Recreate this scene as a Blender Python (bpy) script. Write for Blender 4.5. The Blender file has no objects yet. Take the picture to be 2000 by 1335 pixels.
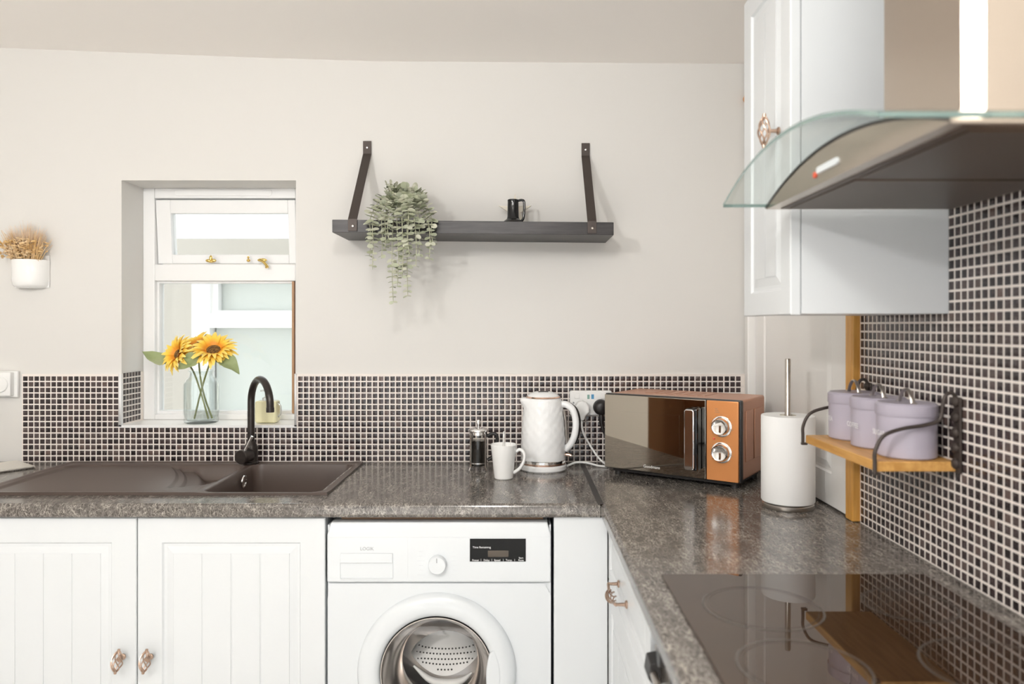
import bpy, bmesh, math, random
from mathutils import Vector, Matrix
random.seed(7)
PI = math.pi
scn = bpy.context.scene
COL = scn.collection

# ------------------------------------------------------------------ camera
cam_d = bpy.data.cameras.new('camera')
cam_d.sensor_width = 36.0
cam_d.lens = 25.74
cam_d.shift_x = -0.0075
cam_d.shift_y = -0.01575
cam_d.clip_start = 0.05
cam_d.dof.use_dof = True
cam_d.dof.focus_distance = 2.35
cam_d.dof.aperture_fstop = 2.8
cam = bpy.data.objects.new('camera', cam_d)
cam.location = (0, -2.567, 1.375)
cam.rotation_euler = (PI / 2, 0, 0)
COL.objects.link(cam)
scn.camera = cam

# ------------------------------------------------------------------ sky
w = bpy.data.worlds.new('overcast_sky')
scn.world = w
w.use_nodes = True
w.node_tree.nodes['Background'].inputs[0].default_value = (0.93, 0.97, 1.0, 1)
w.node_tree.nodes['Background'].inputs[1].default_value = 2.5

# ------------------------------------------------------------------ sun (falls through the added patio opening onto the floor behind the camera)
sun_d = bpy.data.lights.new('sun', 'SUN'); sun_d.energy = 26.0; sun_d.angle = 0.02; sun_d.color = (1.0, 1.0, 1.0)
sun = bpy.data.objects.new('sun', sun_d); sun.rotation_euler = (math.radians(37), 0, math.radians(-12)); COL.objects.link(sun)

# ------------------------------------------------------------------ large lights
def area(name, loc, rot, sx, sy, power, col):
    l = bpy.data.lights.new(name, 'AREA')
    l.shape = 'RECTANGLE'; l.size = sx; l.size_y = sy; l.energy = power; l.color = col
    o = bpy.data.objects.new(name, l); o.location = loc; o.rotation_euler = rot
    COL.objects.link(o); return o
# portal: tells the renderer that sky light enters through the added patio opening behind the camera
area('sky_portal_added_opening', (-0.6, -4.68, 1.14), (PI / 2, 0, 0), 2.2, 2.12, 1, (1, 1, 1)).data.cycles.is_portal = True

# ------------------------------------------------------------------ exposure
vs = scn.view_settings
vs.view_transform = 'Standard'; vs.look = 'None'; vs.exposure = -0.26; vs.gamma = 1.0
vs.use_curve_mapping = False
scn.display_settings.display_device = 'sRGB'
scn.cycles.caustics_reflective = False
scn.cycles.caustics_refractive = False
scn.cycles.max_bounces = 14
scn.cycles.diffuse_bounces = 6
scn.cycles.transparent_max_bounces = 16

# ------------------------------------------------------------------ materials
def mat(name, col, rough=0.5, metal=0.0, spec=0.5, coat=0.0, trans=0.0, ior=1.45, alpha=None):
    m = bpy.data.materials.new(name); m.use_nodes = True
    b = m.node_tree.nodes['Principled BSDF']
    b.inputs['Base Color'].default_value = (*col, 1)
    b.inputs['Roughness'].default_value = rough
    b.inputs['Metallic'].default_value = metal
    b.inputs['Specular IOR Level'].default_value = spec
    b.inputs['Coat Weight'].default_value = coat
    b.inputs['Coat Roughness'].default_value = 0.05
    b.inputs['Transmission Weight'].default_value = trans
    b.inputs['IOR'].default_value = ior
    return m
def N(m, typ, **kw):
    n = m.node_tree.nodes.new(typ)
    for k, v in kw.items(): setattr(n, k, v)
    return n
def L(m, a, b): m.node_tree.links.new(a, b)
def bsdf(m): return m.node_tree.nodes['Principled BSDF']
def noise_bump(m, scale, strength, dist=0.002, detail=4):
    tc = N(m, 'ShaderNodeTexCoord'); nz = N(m, 'ShaderNodeTexNoise')
    nz.inputs['Scale'].default_value = scale; nz.inputs['Detail'].default_value = detail
    bp = N(m, 'ShaderNodeBump'); bp.inputs['Strength'].default_value = strength; bp.inputs['Distance'].default_value = dist
    L(m, tc.outputs['Object'], nz.inputs['Vector']); L(m, nz.outputs['Fac'], bp.inputs['Height'])
    L(m, bp.outputs['Normal'], bsdf(m).inputs['Normal'])
def noise_col(m, c1, c2, scale, stretch=(1, 1, 1), detail=5, lo=0.35, hi=0.65):
    tc = N(m, 'ShaderNodeTexCoord'); mp = N(m, 'ShaderNodeMapping'); mp.inputs['Scale'].default_value = stretch
    nz = N(m, 'ShaderNodeTexNoise'); nz.inputs['Scale'].default_value = scale; nz.inputs['Detail'].default_value = detail
    r = N(m, 'ShaderNodeValToRGB')
    r.color_ramp.elements[0].position = lo; r.color_ramp.elements[0].color = (*c1, 1)
    r.color_ramp.elements[1].position = hi; r.color_ramp.elements[1].color = (*c2, 1)
    L(m, tc.outputs['Object'], mp.inputs['Vector']); L(m, mp.outputs['Vector'], nz.inputs['Vector'])
    L(m, nz.outputs['Fac'], r.inputs['Fac']); L(m, r.outputs['Color'], bsdf(m).inputs['Base Color'])
def thin_glass(name, tint, refl=1.0, rough=0.0):
    m = bpy.data.materials.new(name); m.use_nodes = True
    nt = m.node_tree; nt.nodes.clear()
    out = N(m, 'ShaderNodeOutputMaterial'); mx = N(m, 'ShaderNodeMixShader')
    tr = N(m, 'ShaderNodeBsdfTransparent'); tr.inputs[0].default_value = (*tint, 1)
    gl = N(m, 'ShaderNodeBsdfGlossy'); gl.inputs['Roughness'].default_value = rough
    fr = N(m, 'ShaderNodeFresnel'); gb = N(m, 'ShaderNodeNewGeometry'); ir = N(m, 'ShaderNodeMapRange')
    ir.inputs['To Min'].default_value = 1.45; ir.inputs['To Max'].default_value = 1 / 1.45   # same reflectance from both sides of the sheet
    L(m, gb.outputs['Backfacing'], ir.inputs['Value']); L(m, ir.outputs[0], fr.inputs[0])
    mu = N(m, 'ShaderNodeMath', operation='MULTIPLY'); mu.inputs[1].default_value = refl
    L(m, fr.outputs[0], mu.inputs[0]); L(m, mu.outputs[0], mx.inputs[0])
    L(m, tr.outputs[0], mx.inputs[1]); L(m, gl.outputs[0], mx.inputs[2]); L(m, mx.outputs[0], out.inputs[0])
    return m

MT = {}
MT['wall'] = mat('wall_paint', (0.695, 0.68, 0.655), 0.75); noise_bump(MT['wall'], 90, 0.12, 0.001)
MT['ceil'] = mat('ceiling_paint', (0.92, 0.885, 0.85), 0.85)
MT['floor'] = mat('pale_floor_boards', (0.58, 0.52, 0.46), 0.45); noise_col(MT['floor'], (0.64, 0.625, 0.60), (0.72, 0.705, 0.68), 6, (1, 12, 1))
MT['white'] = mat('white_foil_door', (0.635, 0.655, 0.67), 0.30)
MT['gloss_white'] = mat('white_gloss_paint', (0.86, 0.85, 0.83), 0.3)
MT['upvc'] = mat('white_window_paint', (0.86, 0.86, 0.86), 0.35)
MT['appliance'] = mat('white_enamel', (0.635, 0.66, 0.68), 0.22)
MT['plastic'] = mat('white_plastic', (0.83, 0.83, 0.82), 0.35)
MT['ceramic'] = mat('white_ceramic', (0.87, 0.87, 0.86), 0.1, coat=0.4)
MT['grout'] = mat('pale_grout', (0.85, 0.785, 0.735), 0.8)
MT['black'] = mat('black_satin', (0.018, 0.016, 0.016), 0.4)
MT['blackgloss'] = mat('black_gloss', (0.006, 0.006, 0.007), 0.06)
MT['hobglass'] = mat('black_ceramic_glass', (0.038, 0.021, 0.012), 0.015, spec=0.62, ior=1.6)  # brown base tint stands in for the warm tan reflections
MT['ring'] = mat('hob_ring_print', (0.075, 0.065, 0.058), 0.15)
MT['display'] = mat('black_display_panel', (0.006, 0.006, 0.006), 0.3, spec=0.2)
MT['dark'] = mat('dark_void', (0.02, 0.02, 0.02), 0.8)
MT['chrome'] = mat('polished_chrome', (0.85, 0.84, 0.83), 0.08, 1.0)
MT['steel'] = mat('brushed_steel', (0.56, 0.52, 0.48), 0.28, 1.0); noise_bump(MT['steel'], 40, 0.04, 0.0005)
MT['hoodsteel'] = mat('hood_steel', (0.56, 0.485, 0.415), 0.25, 1.0)
MT['filter'] = mat('hood_filter_mesh', (0.095, 0.062, 0.042), 0.36, 0.9)
MT['drum'] = mat('drum_steel', (0.55, 0.51, 0.48), 0.16, 1.0)
MT['rubber'] = mat('door_seal_rubber', (0.10, 0.095, 0.09), 0.45)
MT['brass'] = mat('polished_brass', (0.80, 0.58, 0.20), 0.22, 1.0)
MT['bronze'] = mat('antique_bronze', (0.50, 0.36, 0.28), 0.32, 1.0)
MT['rosegold'] = mat('rose_gold', (0.85, 0.58, 0.46), 0.15, 1.0)
MT['copper'] = mat('copper_paint', (0.70, 0.29, 0.10), 0.3, 0.35)
MT['copperside'] = mat('copper_casing', (0.56, 0.29, 0.185), 0.36, 0.4)
MT['sink'] = mat('brown_composite', (0.088, 0.064, 0.054), 0.32, spec=0.6); noise_bump(MT['sink'], 900, 0.12, 0.0006)
MT['tap'] = mat('black_tap_metal', (0.035, 0.028, 0.025), 0.3, 0.3)
MT['pine'] = mat('golden_pine', (0.62, 0.34, 0.10), 0.4); noise_col(MT['pine'], (0.50, 0.25, 0.06), (0.68, 0.38, 0.12), 9, (9, 1, 9))
MT['pinetrim'] = mat('golden_pine_trim', (0.66, 0.34, 0.08), 0.35); noise_col(MT['pinetrim'], (0.58, 0.28, 0.055), (0.70, 0.38, 0.10), 9, (9, 9, 1))
MT['blackwood'] = mat('black_stained_board', (0.03, 0.027, 0.028), 0.38); noise_col(MT['blackwood'], (0.014, 0.012, 0.012), (0.046, 0.039, 0.040), 7, (1, 10, 10)); noise_bump(MT['blackwood'], 60, 0.15, 0.001)
MT['blackiron'] = mat('brown_black_iron', (0.062, 0.048, 0.042), 0.48, 0.3)
MT['lilac'] = mat('lilac_enamel', (0.42, 0.385, 0.455), 0.35)
MT['kettle'] = mat('white_kettle_plastic', (0.86, 0.865, 0.87), 0.16)
MT['towel'] = mat('white_paper', (0.88, 0.88, 0.875), 0.9); noise_bump(MT['towel'], 160, 0.25, 0.001)
MT['coffee'] = mat('black_coffee', (0.006, 0.004, 0.003), 0.05)
MT['windowpane'] = thin_glass('window_glass', (0.97, 0.985, 0.98))
MT['hoodglass'] = thin_glass('hood_glass', (0.925, 0.955, 0.945), 0.55)
MT['hoodglassedge'] = mat('hood_glass_edge', (0.17, 0.25, 0.235), 0.1, trans=0.3)
MT['potglass'] = thin_glass('cafetiere_glass', (0.93, 0.93, 0.92))
MT['vaseglass'] = thin_glass('clear_ribbed_glass', (0.93, 0.95, 0.945), 1.3)
MT['doorglass'] = thin_glass('washer_door_glass', (0.90, 0.89, 0.88))
MT['mirrorglass'] = mat('bronze_mirror_glass', (0.36, 0.325, 0.28), 0.02, 1.0)
MT['soap'] = mat('pale_yellow_soap', (0.80, 0.76, 0.50), 0.12, spec=0.5)
MT['water'] = mat('clear_plastic', (0.9, 0.9, 0.88), 0.1, trans=0.7)
MT['green'] = mat('leaf_green', (0.30, 0.36, 0.17), 0.5); noise_col(MT['green'], (0.25, 0.31, 0.13), (0.42, 0.47, 0.27), 12)
MT['stem'] = mat('stem_green', (0.25, 0.27, 0.11), 0.5)
MT['euca'] = mat('eucalyptus_leaf', (0.40, 0.43, 0.33), 0.55)
MT['eucastem'] = mat('eucalyptus_stem', (0.44, 0.44, 0.32), 0.6)
MT['disc'] = mat('sunflower_disc', (0.13, 0.06, 0.025), 0.8); noise_col(MT['disc'], (0.05, 0.02, 0.008), (0.30, 0.16, 0.04), 140); noise_bump(MT['disc'], 300, 1.0, 0.003)
MT['dried'] = mat('dried_grass', (0.70, 0.48, 0.24), 0.8); noise_col(MT['dried'], (0.62, 0.38, 0.13), (0.80, 0.62, 0.40), 30)
MT['pinkdried'] = mat('dried_plume', (0.76, 0.60, 0.45), 0.9)
MT['render'] = mat('exterior_render', (0.55, 0.52, 0.475), 0.9); noise_bump(MT['render'], 60, 0.3, 0.003)
MT['paving'] = mat('yard_paving', (0.5, 0.49, 0.47), 0.9)
MT['blind'] = mat('white_blind', (0.93, 0.93, 0.92), 0.8)
MT['ivory'] = mat('pale_ivory', (0.76, 0.71, 0.61), 0.7)
MT['amber'] = mat('amber_wood', (0.62, 0.27, 0.06), 0.35)
MT['brownwood'] = mat('brown_hardwood', (0.42, 0.24, 0.13), 0.5)
MT['print_grey'] = mat('grey_print', (0.30, 0.31, 0.32), 0.5)
MT['print_pale'] = mat('pale_grey_print', (0.62, 0.64, 0.66), 0.5)
MT['print_white'] = mat('white_print', (0.85, 0.85, 0.85), 0.5)
MT['red'] = mat('red_badge', (0.65, 0.10, 0.05), 0.4)
MT['lcd'] = mat('dim_display', (0.05, 0.035, 0.02), 0.2)
MT['blue'] = mat('blue_print', (0.10, 0.32, 0.55), 0.5)
MT['teal'] = mat('teal_print', (0.22, 0.38, 0.33), 0.5)
MT['silver'] = mat('silver_aluminium', (0.78, 0.77, 0.75), 0.2, 1.0)
MT['screen'] = mat('wall_reflection_tone', (0.70, 0.67, 0.60), 0.25)  # pale colour stands in for the white wall reflected on the tablet
MT['strip'] = mat('dark_joint_strip', (0.055, 0.048, 0.046), 0.35, 0.5)

# petals: orange at the base, yellow at the tip (local y runs along the petal)
def petal_mat():
    m = mat('sunflower_petal', (0.9, 0.6, 0.05), 0.5)
    tc = N(m, 'ShaderNodeTexCoord'); sp = N(m, 'ShaderNodeSeparateXYZ'); mr = N(m, 'ShaderNodeMapRange')
    mr.inputs['From Min'].default_value = 0.012; mr.inputs['From Max'].default_value = 0.05
    r = N(m, 'ShaderNodeValToRGB')
    r.color_ramp.elements[0].color = (0.80, 0.30, 0.02, 1); r.color_ramp.elements[1].color = (0.95, 0.76, 0.22, 1)
    e = r.color_ramp.elements.new(0.4); e.color = (0.93, 0.60, 0.06, 1)
    L(m, tc.outputs['Object'], sp.inputs[0]); L(m, sp.outputs['Y'], mr.inputs['Value'])
    L(m, mr.outputs[0], r.inputs['Fac']); L(m, r.outputs['Color'], bsdf(m).inputs['Base Color'])
    bsdf(m).inputs['Subsurface Weight'].default_value = 0.0
    return m
MT['petal'] = petal_mat()

# dark marbled glass mosaic, every tile of its own tone
def tile_mat():
    m = mat('dark_glass_mosaic', (0.05, 0.035, 0.04), 0.17, spec=0.65)
    g = N(m, 'ShaderNodeNewGeometry'); oi = N(m, 'ShaderNodeObjectInfo')
    ad = N(m, 'ShaderNodeMath', operation='ADD'); fr = N(m, 'ShaderNodeMath', operation='FRACT')
    L(m, g.outputs['Random Per Island'], ad.inputs[0]); L(m, oi.outputs['Random'], ad.inputs[1]); L(m, ad.outputs[0], fr.inputs[0])
    r = N(m, 'ShaderNodeValToRGB'); cr = r.color_ramp
    cr.elements[0].color = (0.016, 0.011, 0.012, 1); cr.elements[1].color = (0.115, 0.075, 0.065, 1)
    e = cr.elements.new(0.45); e.color = (0.034, 0.022, 0.023, 1)
    e = cr.elements.new(0.75); e.color = (0.058, 0.040, 0.040, 1)
    e = cr.elements.new(0.93); e.color = (0.085, 0.062, 0.056, 1)
    L(m, fr.outputs[0], r.inputs['Fac'])
    nz = N(m, 'ShaderNodeTexNoise'); nz.inputs['Scale'].default_value = 95; nz.inputs['Detail'].default_value = 3; nz.inputs['Distortion'].default_value = 2.5
    off = N(m, 'ShaderNodeVectorMath', operation='ADD'); cb = N(m, 'ShaderNodeCombineXYZ'); mu = N(m, 'ShaderNodeMath', operation='MULTIPLY'); mu.inputs[1].default_value = 37.0
    L(m, fr.outputs[0], mu.inputs[0])
    for i in range(3): L(m, mu.outputs[0], cb.inputs[i])
    L(m, g.outputs['Position'], off.inputs[0]); L(m, cb.outputs[0], off.inputs[1]); L(m, off.outputs[0], nz.inputs['Vector'])
    r2 = N(m, 'ShaderNodeValToRGB'); r2.color_ramp.elements[0].position = 0.60; r2.color_ramp.elements[0].color = (0, 0, 0, 1)
    r2.color_ramp.elements[1].position = 0.74; r2.color_ramp.elements[1].color = (0.75, 0.75, 0.75, 1)
    L(m, nz.outputs['Fac'], r2.inputs['Fac'])
    mx = N(m, 'ShaderNodeMix', data_type='RGBA'); mx.inputs[7].default_value = (0.24, 0.20, 0.205, 1)
    L(m, r2.outputs['Color'], mx.inputs[0]); L(m, r.outputs['Color'], mx.inputs[6]); L(m, mx.outputs[2], bsdf(m).inputs['Base Color'])
    return m
MT['tile'] = tile_mat()

# grey laminate with a fine tangle of pale hairlines
def worktop_mat():
    m = mat('hairline_laminate', (0.08, 0.07, 0.065), 0.16, spec=0.6)
    tc = N(m, 'ShaderNodeTexCoord'); prev = None
    rl_ = random.Random(3)
    for i in range(7):
        mp = N(m, 'ShaderNodeMapping'); mp.inputs['Rotation'].default_value = tuple(rl_.uniform(0, 6.28) for _ in range(3))
        mp.inputs['Location'].default_value = (i * 3.1, i * 1.7, i * 0.9); mp.inputs['Scale'].default_value = (1.0, 0.30, 0.55)
        nl_ = N(m, 'ShaderNodeTexNoise'); nl_.inputs['Scale'].default_value = 88 + 9 * i; nl_.inputs['Detail'].default_value = 0.6
        L(m, tc.outputs['Object'], mp.inputs['Vector']); L(m, mp.outputs[0], nl_.inputs['Vector'])
        sb_ = N(m, 'ShaderNodeMath', operation='SUBTRACT'); sb_.inputs[1].default_value = 0.5; L(m, nl_.outputs['Fac'], sb_.inputs[0])
        ab = N(m, 'ShaderNodeMath', operation='ABSOLUTE'); L(m, sb_.outputs[0], ab.inputs[0])
        mr = N(m, 'ShaderNodeMapRange'); mr.inputs['From Min'].default_value = 0.004; mr.inputs['From Max'].default_value = 0.019
        mr.inputs['To Min'].default_value = 1.0; mr.inputs['To Max'].default_value = 0.0
        L(m, ab.outputs[0], mr.inputs['Value'])
        nb = N(m, 'ShaderNodeTexNoise'); nb.inputs['Scale'].default_value = 40; nb.inputs['Detail'].default_value = 0
        nr = N(m, 'ShaderNodeMapRange'); nr.inputs['From Min'].default_value = 0.48; nr.inputs['From Max'].default_value = 0.62
        L(m, mp.outputs[0], nb.inputs['Vector']); L(m, nb.outputs['Fac'], nr.inputs['Value'])
        mu = N(m, 'ShaderNodeMath', operation='MULTIPLY'); L(m, mr.outputs[0], mu.inputs[0]); L(m, nr.outputs[0], mu.inputs[1])
        if prev is None: prev = mu.outputs[0]
        else:
            mxn = N(m, 'ShaderNodeMath', operation='MAXIMUM'); L(m, prev, mxn.inputs[0]); L(m, mu.outputs[0], mxn.inputs[1]); prev = mxn.outputs[0]
    nz = N(m, 'ShaderNodeTexNoise'); nz.inputs['Scale'].default_value = 120; nz.inputs['Detail'].default_value = 6
    L(m, tc.outputs['Object'], nz.inputs['Vector'])
    r = N(m, 'ShaderNodeValToRGB')
    r.color_ramp.elements[0].position = 0.35; r.color_ramp.elements[0].color = (0.062, 0.054, 0.048, 1)
    r.color_ramp.elements[1].position = 0.68; r.color_ramp.elements[1].color = (0.150, 0.134, 0.120, 1)
    L(m, nz.outputs['Fac'], r.inputs['Fac'])
    mx = N(m, 'ShaderNodeMix', data_type='RGBA'); mx.inputs[7].default_value = (0.37, 0.338, 0.30, 1)
    L(m, prev, mx.inputs[0]); L(m, r.outputs['Color'], mx.inputs[6]); L(m, mx.outputs[2], bsdf(m).inputs['Base Color'])
    bp = N(m, 'ShaderNodeBump'); bp.inputs['Strength'].default_value = 0.05; bp.inputs['Distance'].default_value = 0.001
    L(m, nz.outputs['Fac'], bp.inputs['Height']); L(m, bp.outputs['Normal'], bsdf(m).inputs['Normal'])
    return m
MT['worktop'] = worktop_mat()

# ------------------------------------------------------------------ object helpers
ORG = {}
def org(p): return ORG.get(p.name, Vector((0, 0, 0))) if p else None
def props(o, label=None, cat=None, group=None, kind=None):
    if label: o['label'] = label
    if cat: o['category'] = cat
    if group: o['group'] = group
    if kind: o['kind'] = kind
    return o
def thing(name, label, cat, loc, rotz=0.0, group=None, local=False, kind=None):
    o = bpy.data.objects.new(name, None); o.empty_display_size = 0.05
    o.location = loc; o.rotation_euler = (0, 0, rotz)
    COL.objects.link(o)
    ORG[o.name] = Vector((0, 0, 0)) if local else Vector(loc)
    return props(o, label, cat, group, kind)
def sharpen(bm, ang=38, flat_area=2e-3):
    a = math.radians(ang)
    for f in bm.faces: f.smooth = f.calc_area() < flat_area      # broad faces stay truly flat
    for e in bm.edges:
        e.smooth = not (len(e.link_faces) != 2 or e.calc_face_angle(0) > a)
def fin(name, bm, m, parent=None, base=None, bevel=0.0, seg=2, smooth=38, recalc=True, flat_area=2e-3):
    if recalc: bmesh.ops.recalc_face_normals(bm, faces=bm.faces[:])
    if bevel > 0:
        es = [e for e in bm.edges if len(e.link_faces) == 2 and e.calc_face_angle(0) > 0.6]
        bev = bmesh.ops.bevel(bm, geom=es, offset=bevel, segments=seg, profile=0.5, affect='EDGES', clamp_overlap=True)
        bev = set(bev['faces'])
    sharpen(bm, smooth, flat_area)
    if bevel > 0:
        for f in bm.faces:
            if f not in bev: f.smooth = False
    o0 = org(parent) if parent else (Vector(base) if base else Vector((0, 0, 0)))
    if o0.length > 0: bmesh.ops.translate(bm, verts=bm.verts[:], vec=-o0)
    me = bpy.data.meshes.new(name); bm.to_mesh(me); bm.free()
    o = bpy.data.objects.new(name, me); COL.objects.link(o)
    me.materials.append(MT[m] if isinstance(m, str) else m)
    ORG[o.name] = o0.copy()
    if parent: o.parent = parent
    else: o.location = o0
    return o
def B(): return bmesh.new()
def box(bm, x0, x1, y0, y1, z0, z1):
    v = [bm.verts.new((x, y, z)) for z in (z0, z1) for y in (y0, y1) for x in (x0, x1)]
    for q in ((0, 2, 3, 1), (4, 5, 7, 6), (0, 1, 5, 4), (2, 6, 7, 3), (0, 4, 6, 2), (1, 3, 7, 5)):
        bm.faces.new([v[i] for i in q])
    return v
def bx(*a):
    bm = B(); box(bm, *a); return bm
def axes(axis):
    ax = Vector(axis).normalized()
    t = Vector((0, 0, 1)) if abs(ax.z) < 0.9 else Vector((1, 0, 0))
    u = t.cross(ax).normalized(); v = ax.cross(u)
    return ax, u, v
def lathe(bm, prof, c, axis=(0, 0, 1), seg=40, rfun=None):
    ax, u, v = axes(axis); c = Vector(c); rings = []
    for (r, h) in prof:
        ring = []
        if r < 1e-6:
            ring = [bm.verts.new(c + ax * h)]
        else:
            for k in range(seg):
                a = 2 * PI * k / seg
                rr = r if rfun is None else rfun(r, h, a)
                ring.append(bm.verts.new(c + ax * h + (u * math.cos(a) + v * math.sin(a)) * rr))
        rings.append(ring)
    for A, Bv in zip(rings, rings[1:]):
        for k in range(seg):
            k2 = (k + 1) % seg
            if len(A) == 1 and len(Bv) == 1: continue
            if len(A) == 1: bm.faces.new((A[0], Bv[k], Bv[k2]))
            elif len(Bv) == 1: bm.faces.new((A[k], Bv[0], A[k2]))
            else: bm.faces.new((A[k], Bv[k], Bv[k2], A[k2]))
    return bm
def tube(bm, pts, r, seg=12, cap=True, flat=None):
    pts = [Vector(p) for p in pts]; n = len(pts)
    rs = r if isinstance(r, (list, tuple)) else [r] * n
    T = []
    for i in range(n):
        t = (pts[min(i + 1, n - 1)] - pts[max(i - 1, 0)])
        T.append(t.normalized() if t.length > 1e-9 else Vector((0, 0, 1)))
    ref = Vector((0, 0, 1)) if abs(T[0].z) < 0.9 else Vector((1, 0, 0))
    u = ref.cross(T[0]).normalized(); rings = []
    for i in range(n):
        u = (u - T[i] * u.dot(T[i])).normalized(); v = T[i].cross(u)
        rings.append([bm.verts.new(pts[i] + (u * math.cos(2 * PI * k / seg) + v * math.sin(2 * PI * k / seg) * (flat or 1.0)) * rs[i]) for k in range(seg)])
    for A, C in zip(rings, rings[1:]):
        for k in range(seg):
            bm.faces.new((A[k], A[(k + 1) % seg], C[(k + 1) % seg], C[k]))
    if cap: bm.faces.new(rings[0][::-1]); bm.faces.new(rings[-1])
    return bm
def spline(P, n=8):
    P = [Vector(p) for p in P]; out = []
    Q = [2 * P[0] - P[1]] + P + [2 * P[-1] - P[-2]]
    for i in range(1, len(Q) - 2):
        a, b, c, d = Q[i - 1:i + 3]
        for k in range(n):
            t = k / n
            out.append(0.5 * ((2 * b) + (c - a) * t + (2 * a - 5 * b + 4 * c - d) * t * t + (3 * b - a - 3 * c + d) * t ** 3))
    out.append(P[-1]); return out
def prism(bm, poly, d0, d1, f):
    """poly in 2D, extruded between d0 and d1; f(u, v, d) -> point"""
    a = [bm.verts.new(f(u, v, d0)) for u, v in poly]; b = [bm.verts.new(f(u, v, d1)) for u, v in poly]
    n = len(poly)
    bm.faces.new(a); bm.faces.new(b[::-1])
    for i in range(n): bm.faces.new((a[i], b[i], b[(i + 1) % n], a[(i + 1) % n]))
    return bm
def rrect(u0, u1, v0, v1, r, n=6):
    P = []
    for cx, cy, a0 in ((u1 - r, v1 - r, 0), (u0 + r, v1 - r, PI / 2), (u0 + r, v0 + r, PI), (u1 - r, v0 + r, 1.5 * PI)):
        for k in range(n + 1):
            a = a0 + PI / 2 * k / n; P.append((cx + r * math.cos(a), cy + r * math.sin(a)))
    return P
def text(name, body, size, loc, rot, m, parent, align='CENTER', ext=0.0003):
    cu = bpy.data.curves.new(name, 'FONT'); cu.body = body; cu.size = size; cu.extrude = ext; cu.resolution_u = 4
    cu.align_x = align; cu.align_y = 'CENTER'
    t = bpy.data.objects.new(name + '_curve', cu); COL.objects.link(t)
    me = bpy.data.meshes.new_from_object(t.evaluated_get(bpy.context.evaluated_depsgraph_get()))
    bpy.data.objects.remove(t); bpy.data.curves.remove(cu)
    me.name = name; me.materials.clear(); me.materials.append(MT[m])
    o = bpy.data.objects.new(name, me); COL.objects.link(o)
    o.parent = parent; o.location = Vector(loc) - org(parent); o.rotation_euler = rot
    ORG[o.name] = org(parent).copy(); return o
def structure(o): o['kind'] = 'structure'; return o

# ================================================================== THE ROOM
XR = 0.824           # right wall
WX0, WX1, WZ0, WZ1 = -1.397, -0.785, 1.027, 1.885   # kitchen window opening
bm = B()
box(bm, -3.1, WX0, 0.002, 0.28, 0, 5.0); box(bm, WX1, 0.95, 0.002, 0.28, 0, 5.0)  # upper storey added out of view to keep sun off the facade opposite
box(bm, WX0, WX1, 0.002, 0.28, WZ1, 5.0); box(bm, WX0, WX1, 0.002, 0.28, 0, WZ0 - 0.008)
wall_back = structure(fin('wall_back', bm, 'wall'))
bm = bx(XR + 0.004, 0.95, -4.7, 0.0, 0, 2.42)
wall_right = structure(fin('wall_right', bm, 'wall'))
bm = B()
box(bm, -3.1, -3.0, -4.7, -3.15, 0, 2.5); box(bm, -3.1, -3.0, -3.15, -2.30, 2.05, 2.5); box(bm, -3.1, -3.0, -2.30, 0.0, 0, 2.5)
wall_left = structure(fin('wall_left', bm, 'wall'))
bm = B()
box(bm, -3.1, -1.7, -4.8, -4.6, 0, 2.5); box(bm, 0.5, 0.95, -4.8, -4.6, 0, 2.5)
box(bm, -1.7, 0.5, -4.8, -4.6, 2.2, 2.5); box(bm, -1.7, 0.5, -4.8, -4.6, 0, 0.08)
wall_rear = structure(fin('wall_rear', bm, 'wall'))
structure(fin('floor', bx(-3.1, 0.95, -4.8, 0.28, -0.1, 0.0), 'floor'))
# slightly uneven ceiling
bm = B(); prof = [(-3.1, 2.375), (-1.82, 2.350), (-0.96, 2.317), (-0.51, 2.303), (0.79, 2.294), (0.95, 2.294)]
poly = prof + [(0.95, 2.5), (-3.1, 2.5)]
prism(bm, poly, -4.8, 0.02, lambda u, v, d: (u, d, v))
structure(fin('ceiling', bm, 'ceil'))
# dark hall behind the doorway in the left wall
bm = B()
box(bm, -4.4, -4.3, -3.5, -2.2, 0, 2.4); box(bm, -4.4, -3.1, -3.55, -3.5, 0, 2.4); box(bm, -4.4, -3.1, -2.2, -2.15, 0, 2.4); box(bm, -4.4, -3.1, -3.55, -2.15, 2.4, 2.45); box(bm, -4.4, -3.1, -3.55, -2.15, -0.05, 0)
structure(fin('wall_hall', bm, 'brownwood'))

# patio opening added out of view behind the camera to let daylight in
pw = thing('added_patio_opening', None, None, (-0.6, -4.62, 0.08), kind='structure')
fr = B()
for x in (-1.7, -0.63, 0.44): box(fr, x, x + 0.06, -4.66, -4.60, 0.08, 2.2)
box(fr, -1.7, 0.5, -4.66, -4.60, 0.08, 0.16); box(fr, -1.7, 0.5, -4.66, -4.60, 2.13, 2.2)
fin('window_frame', fr, 'upvc', pw)

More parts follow.
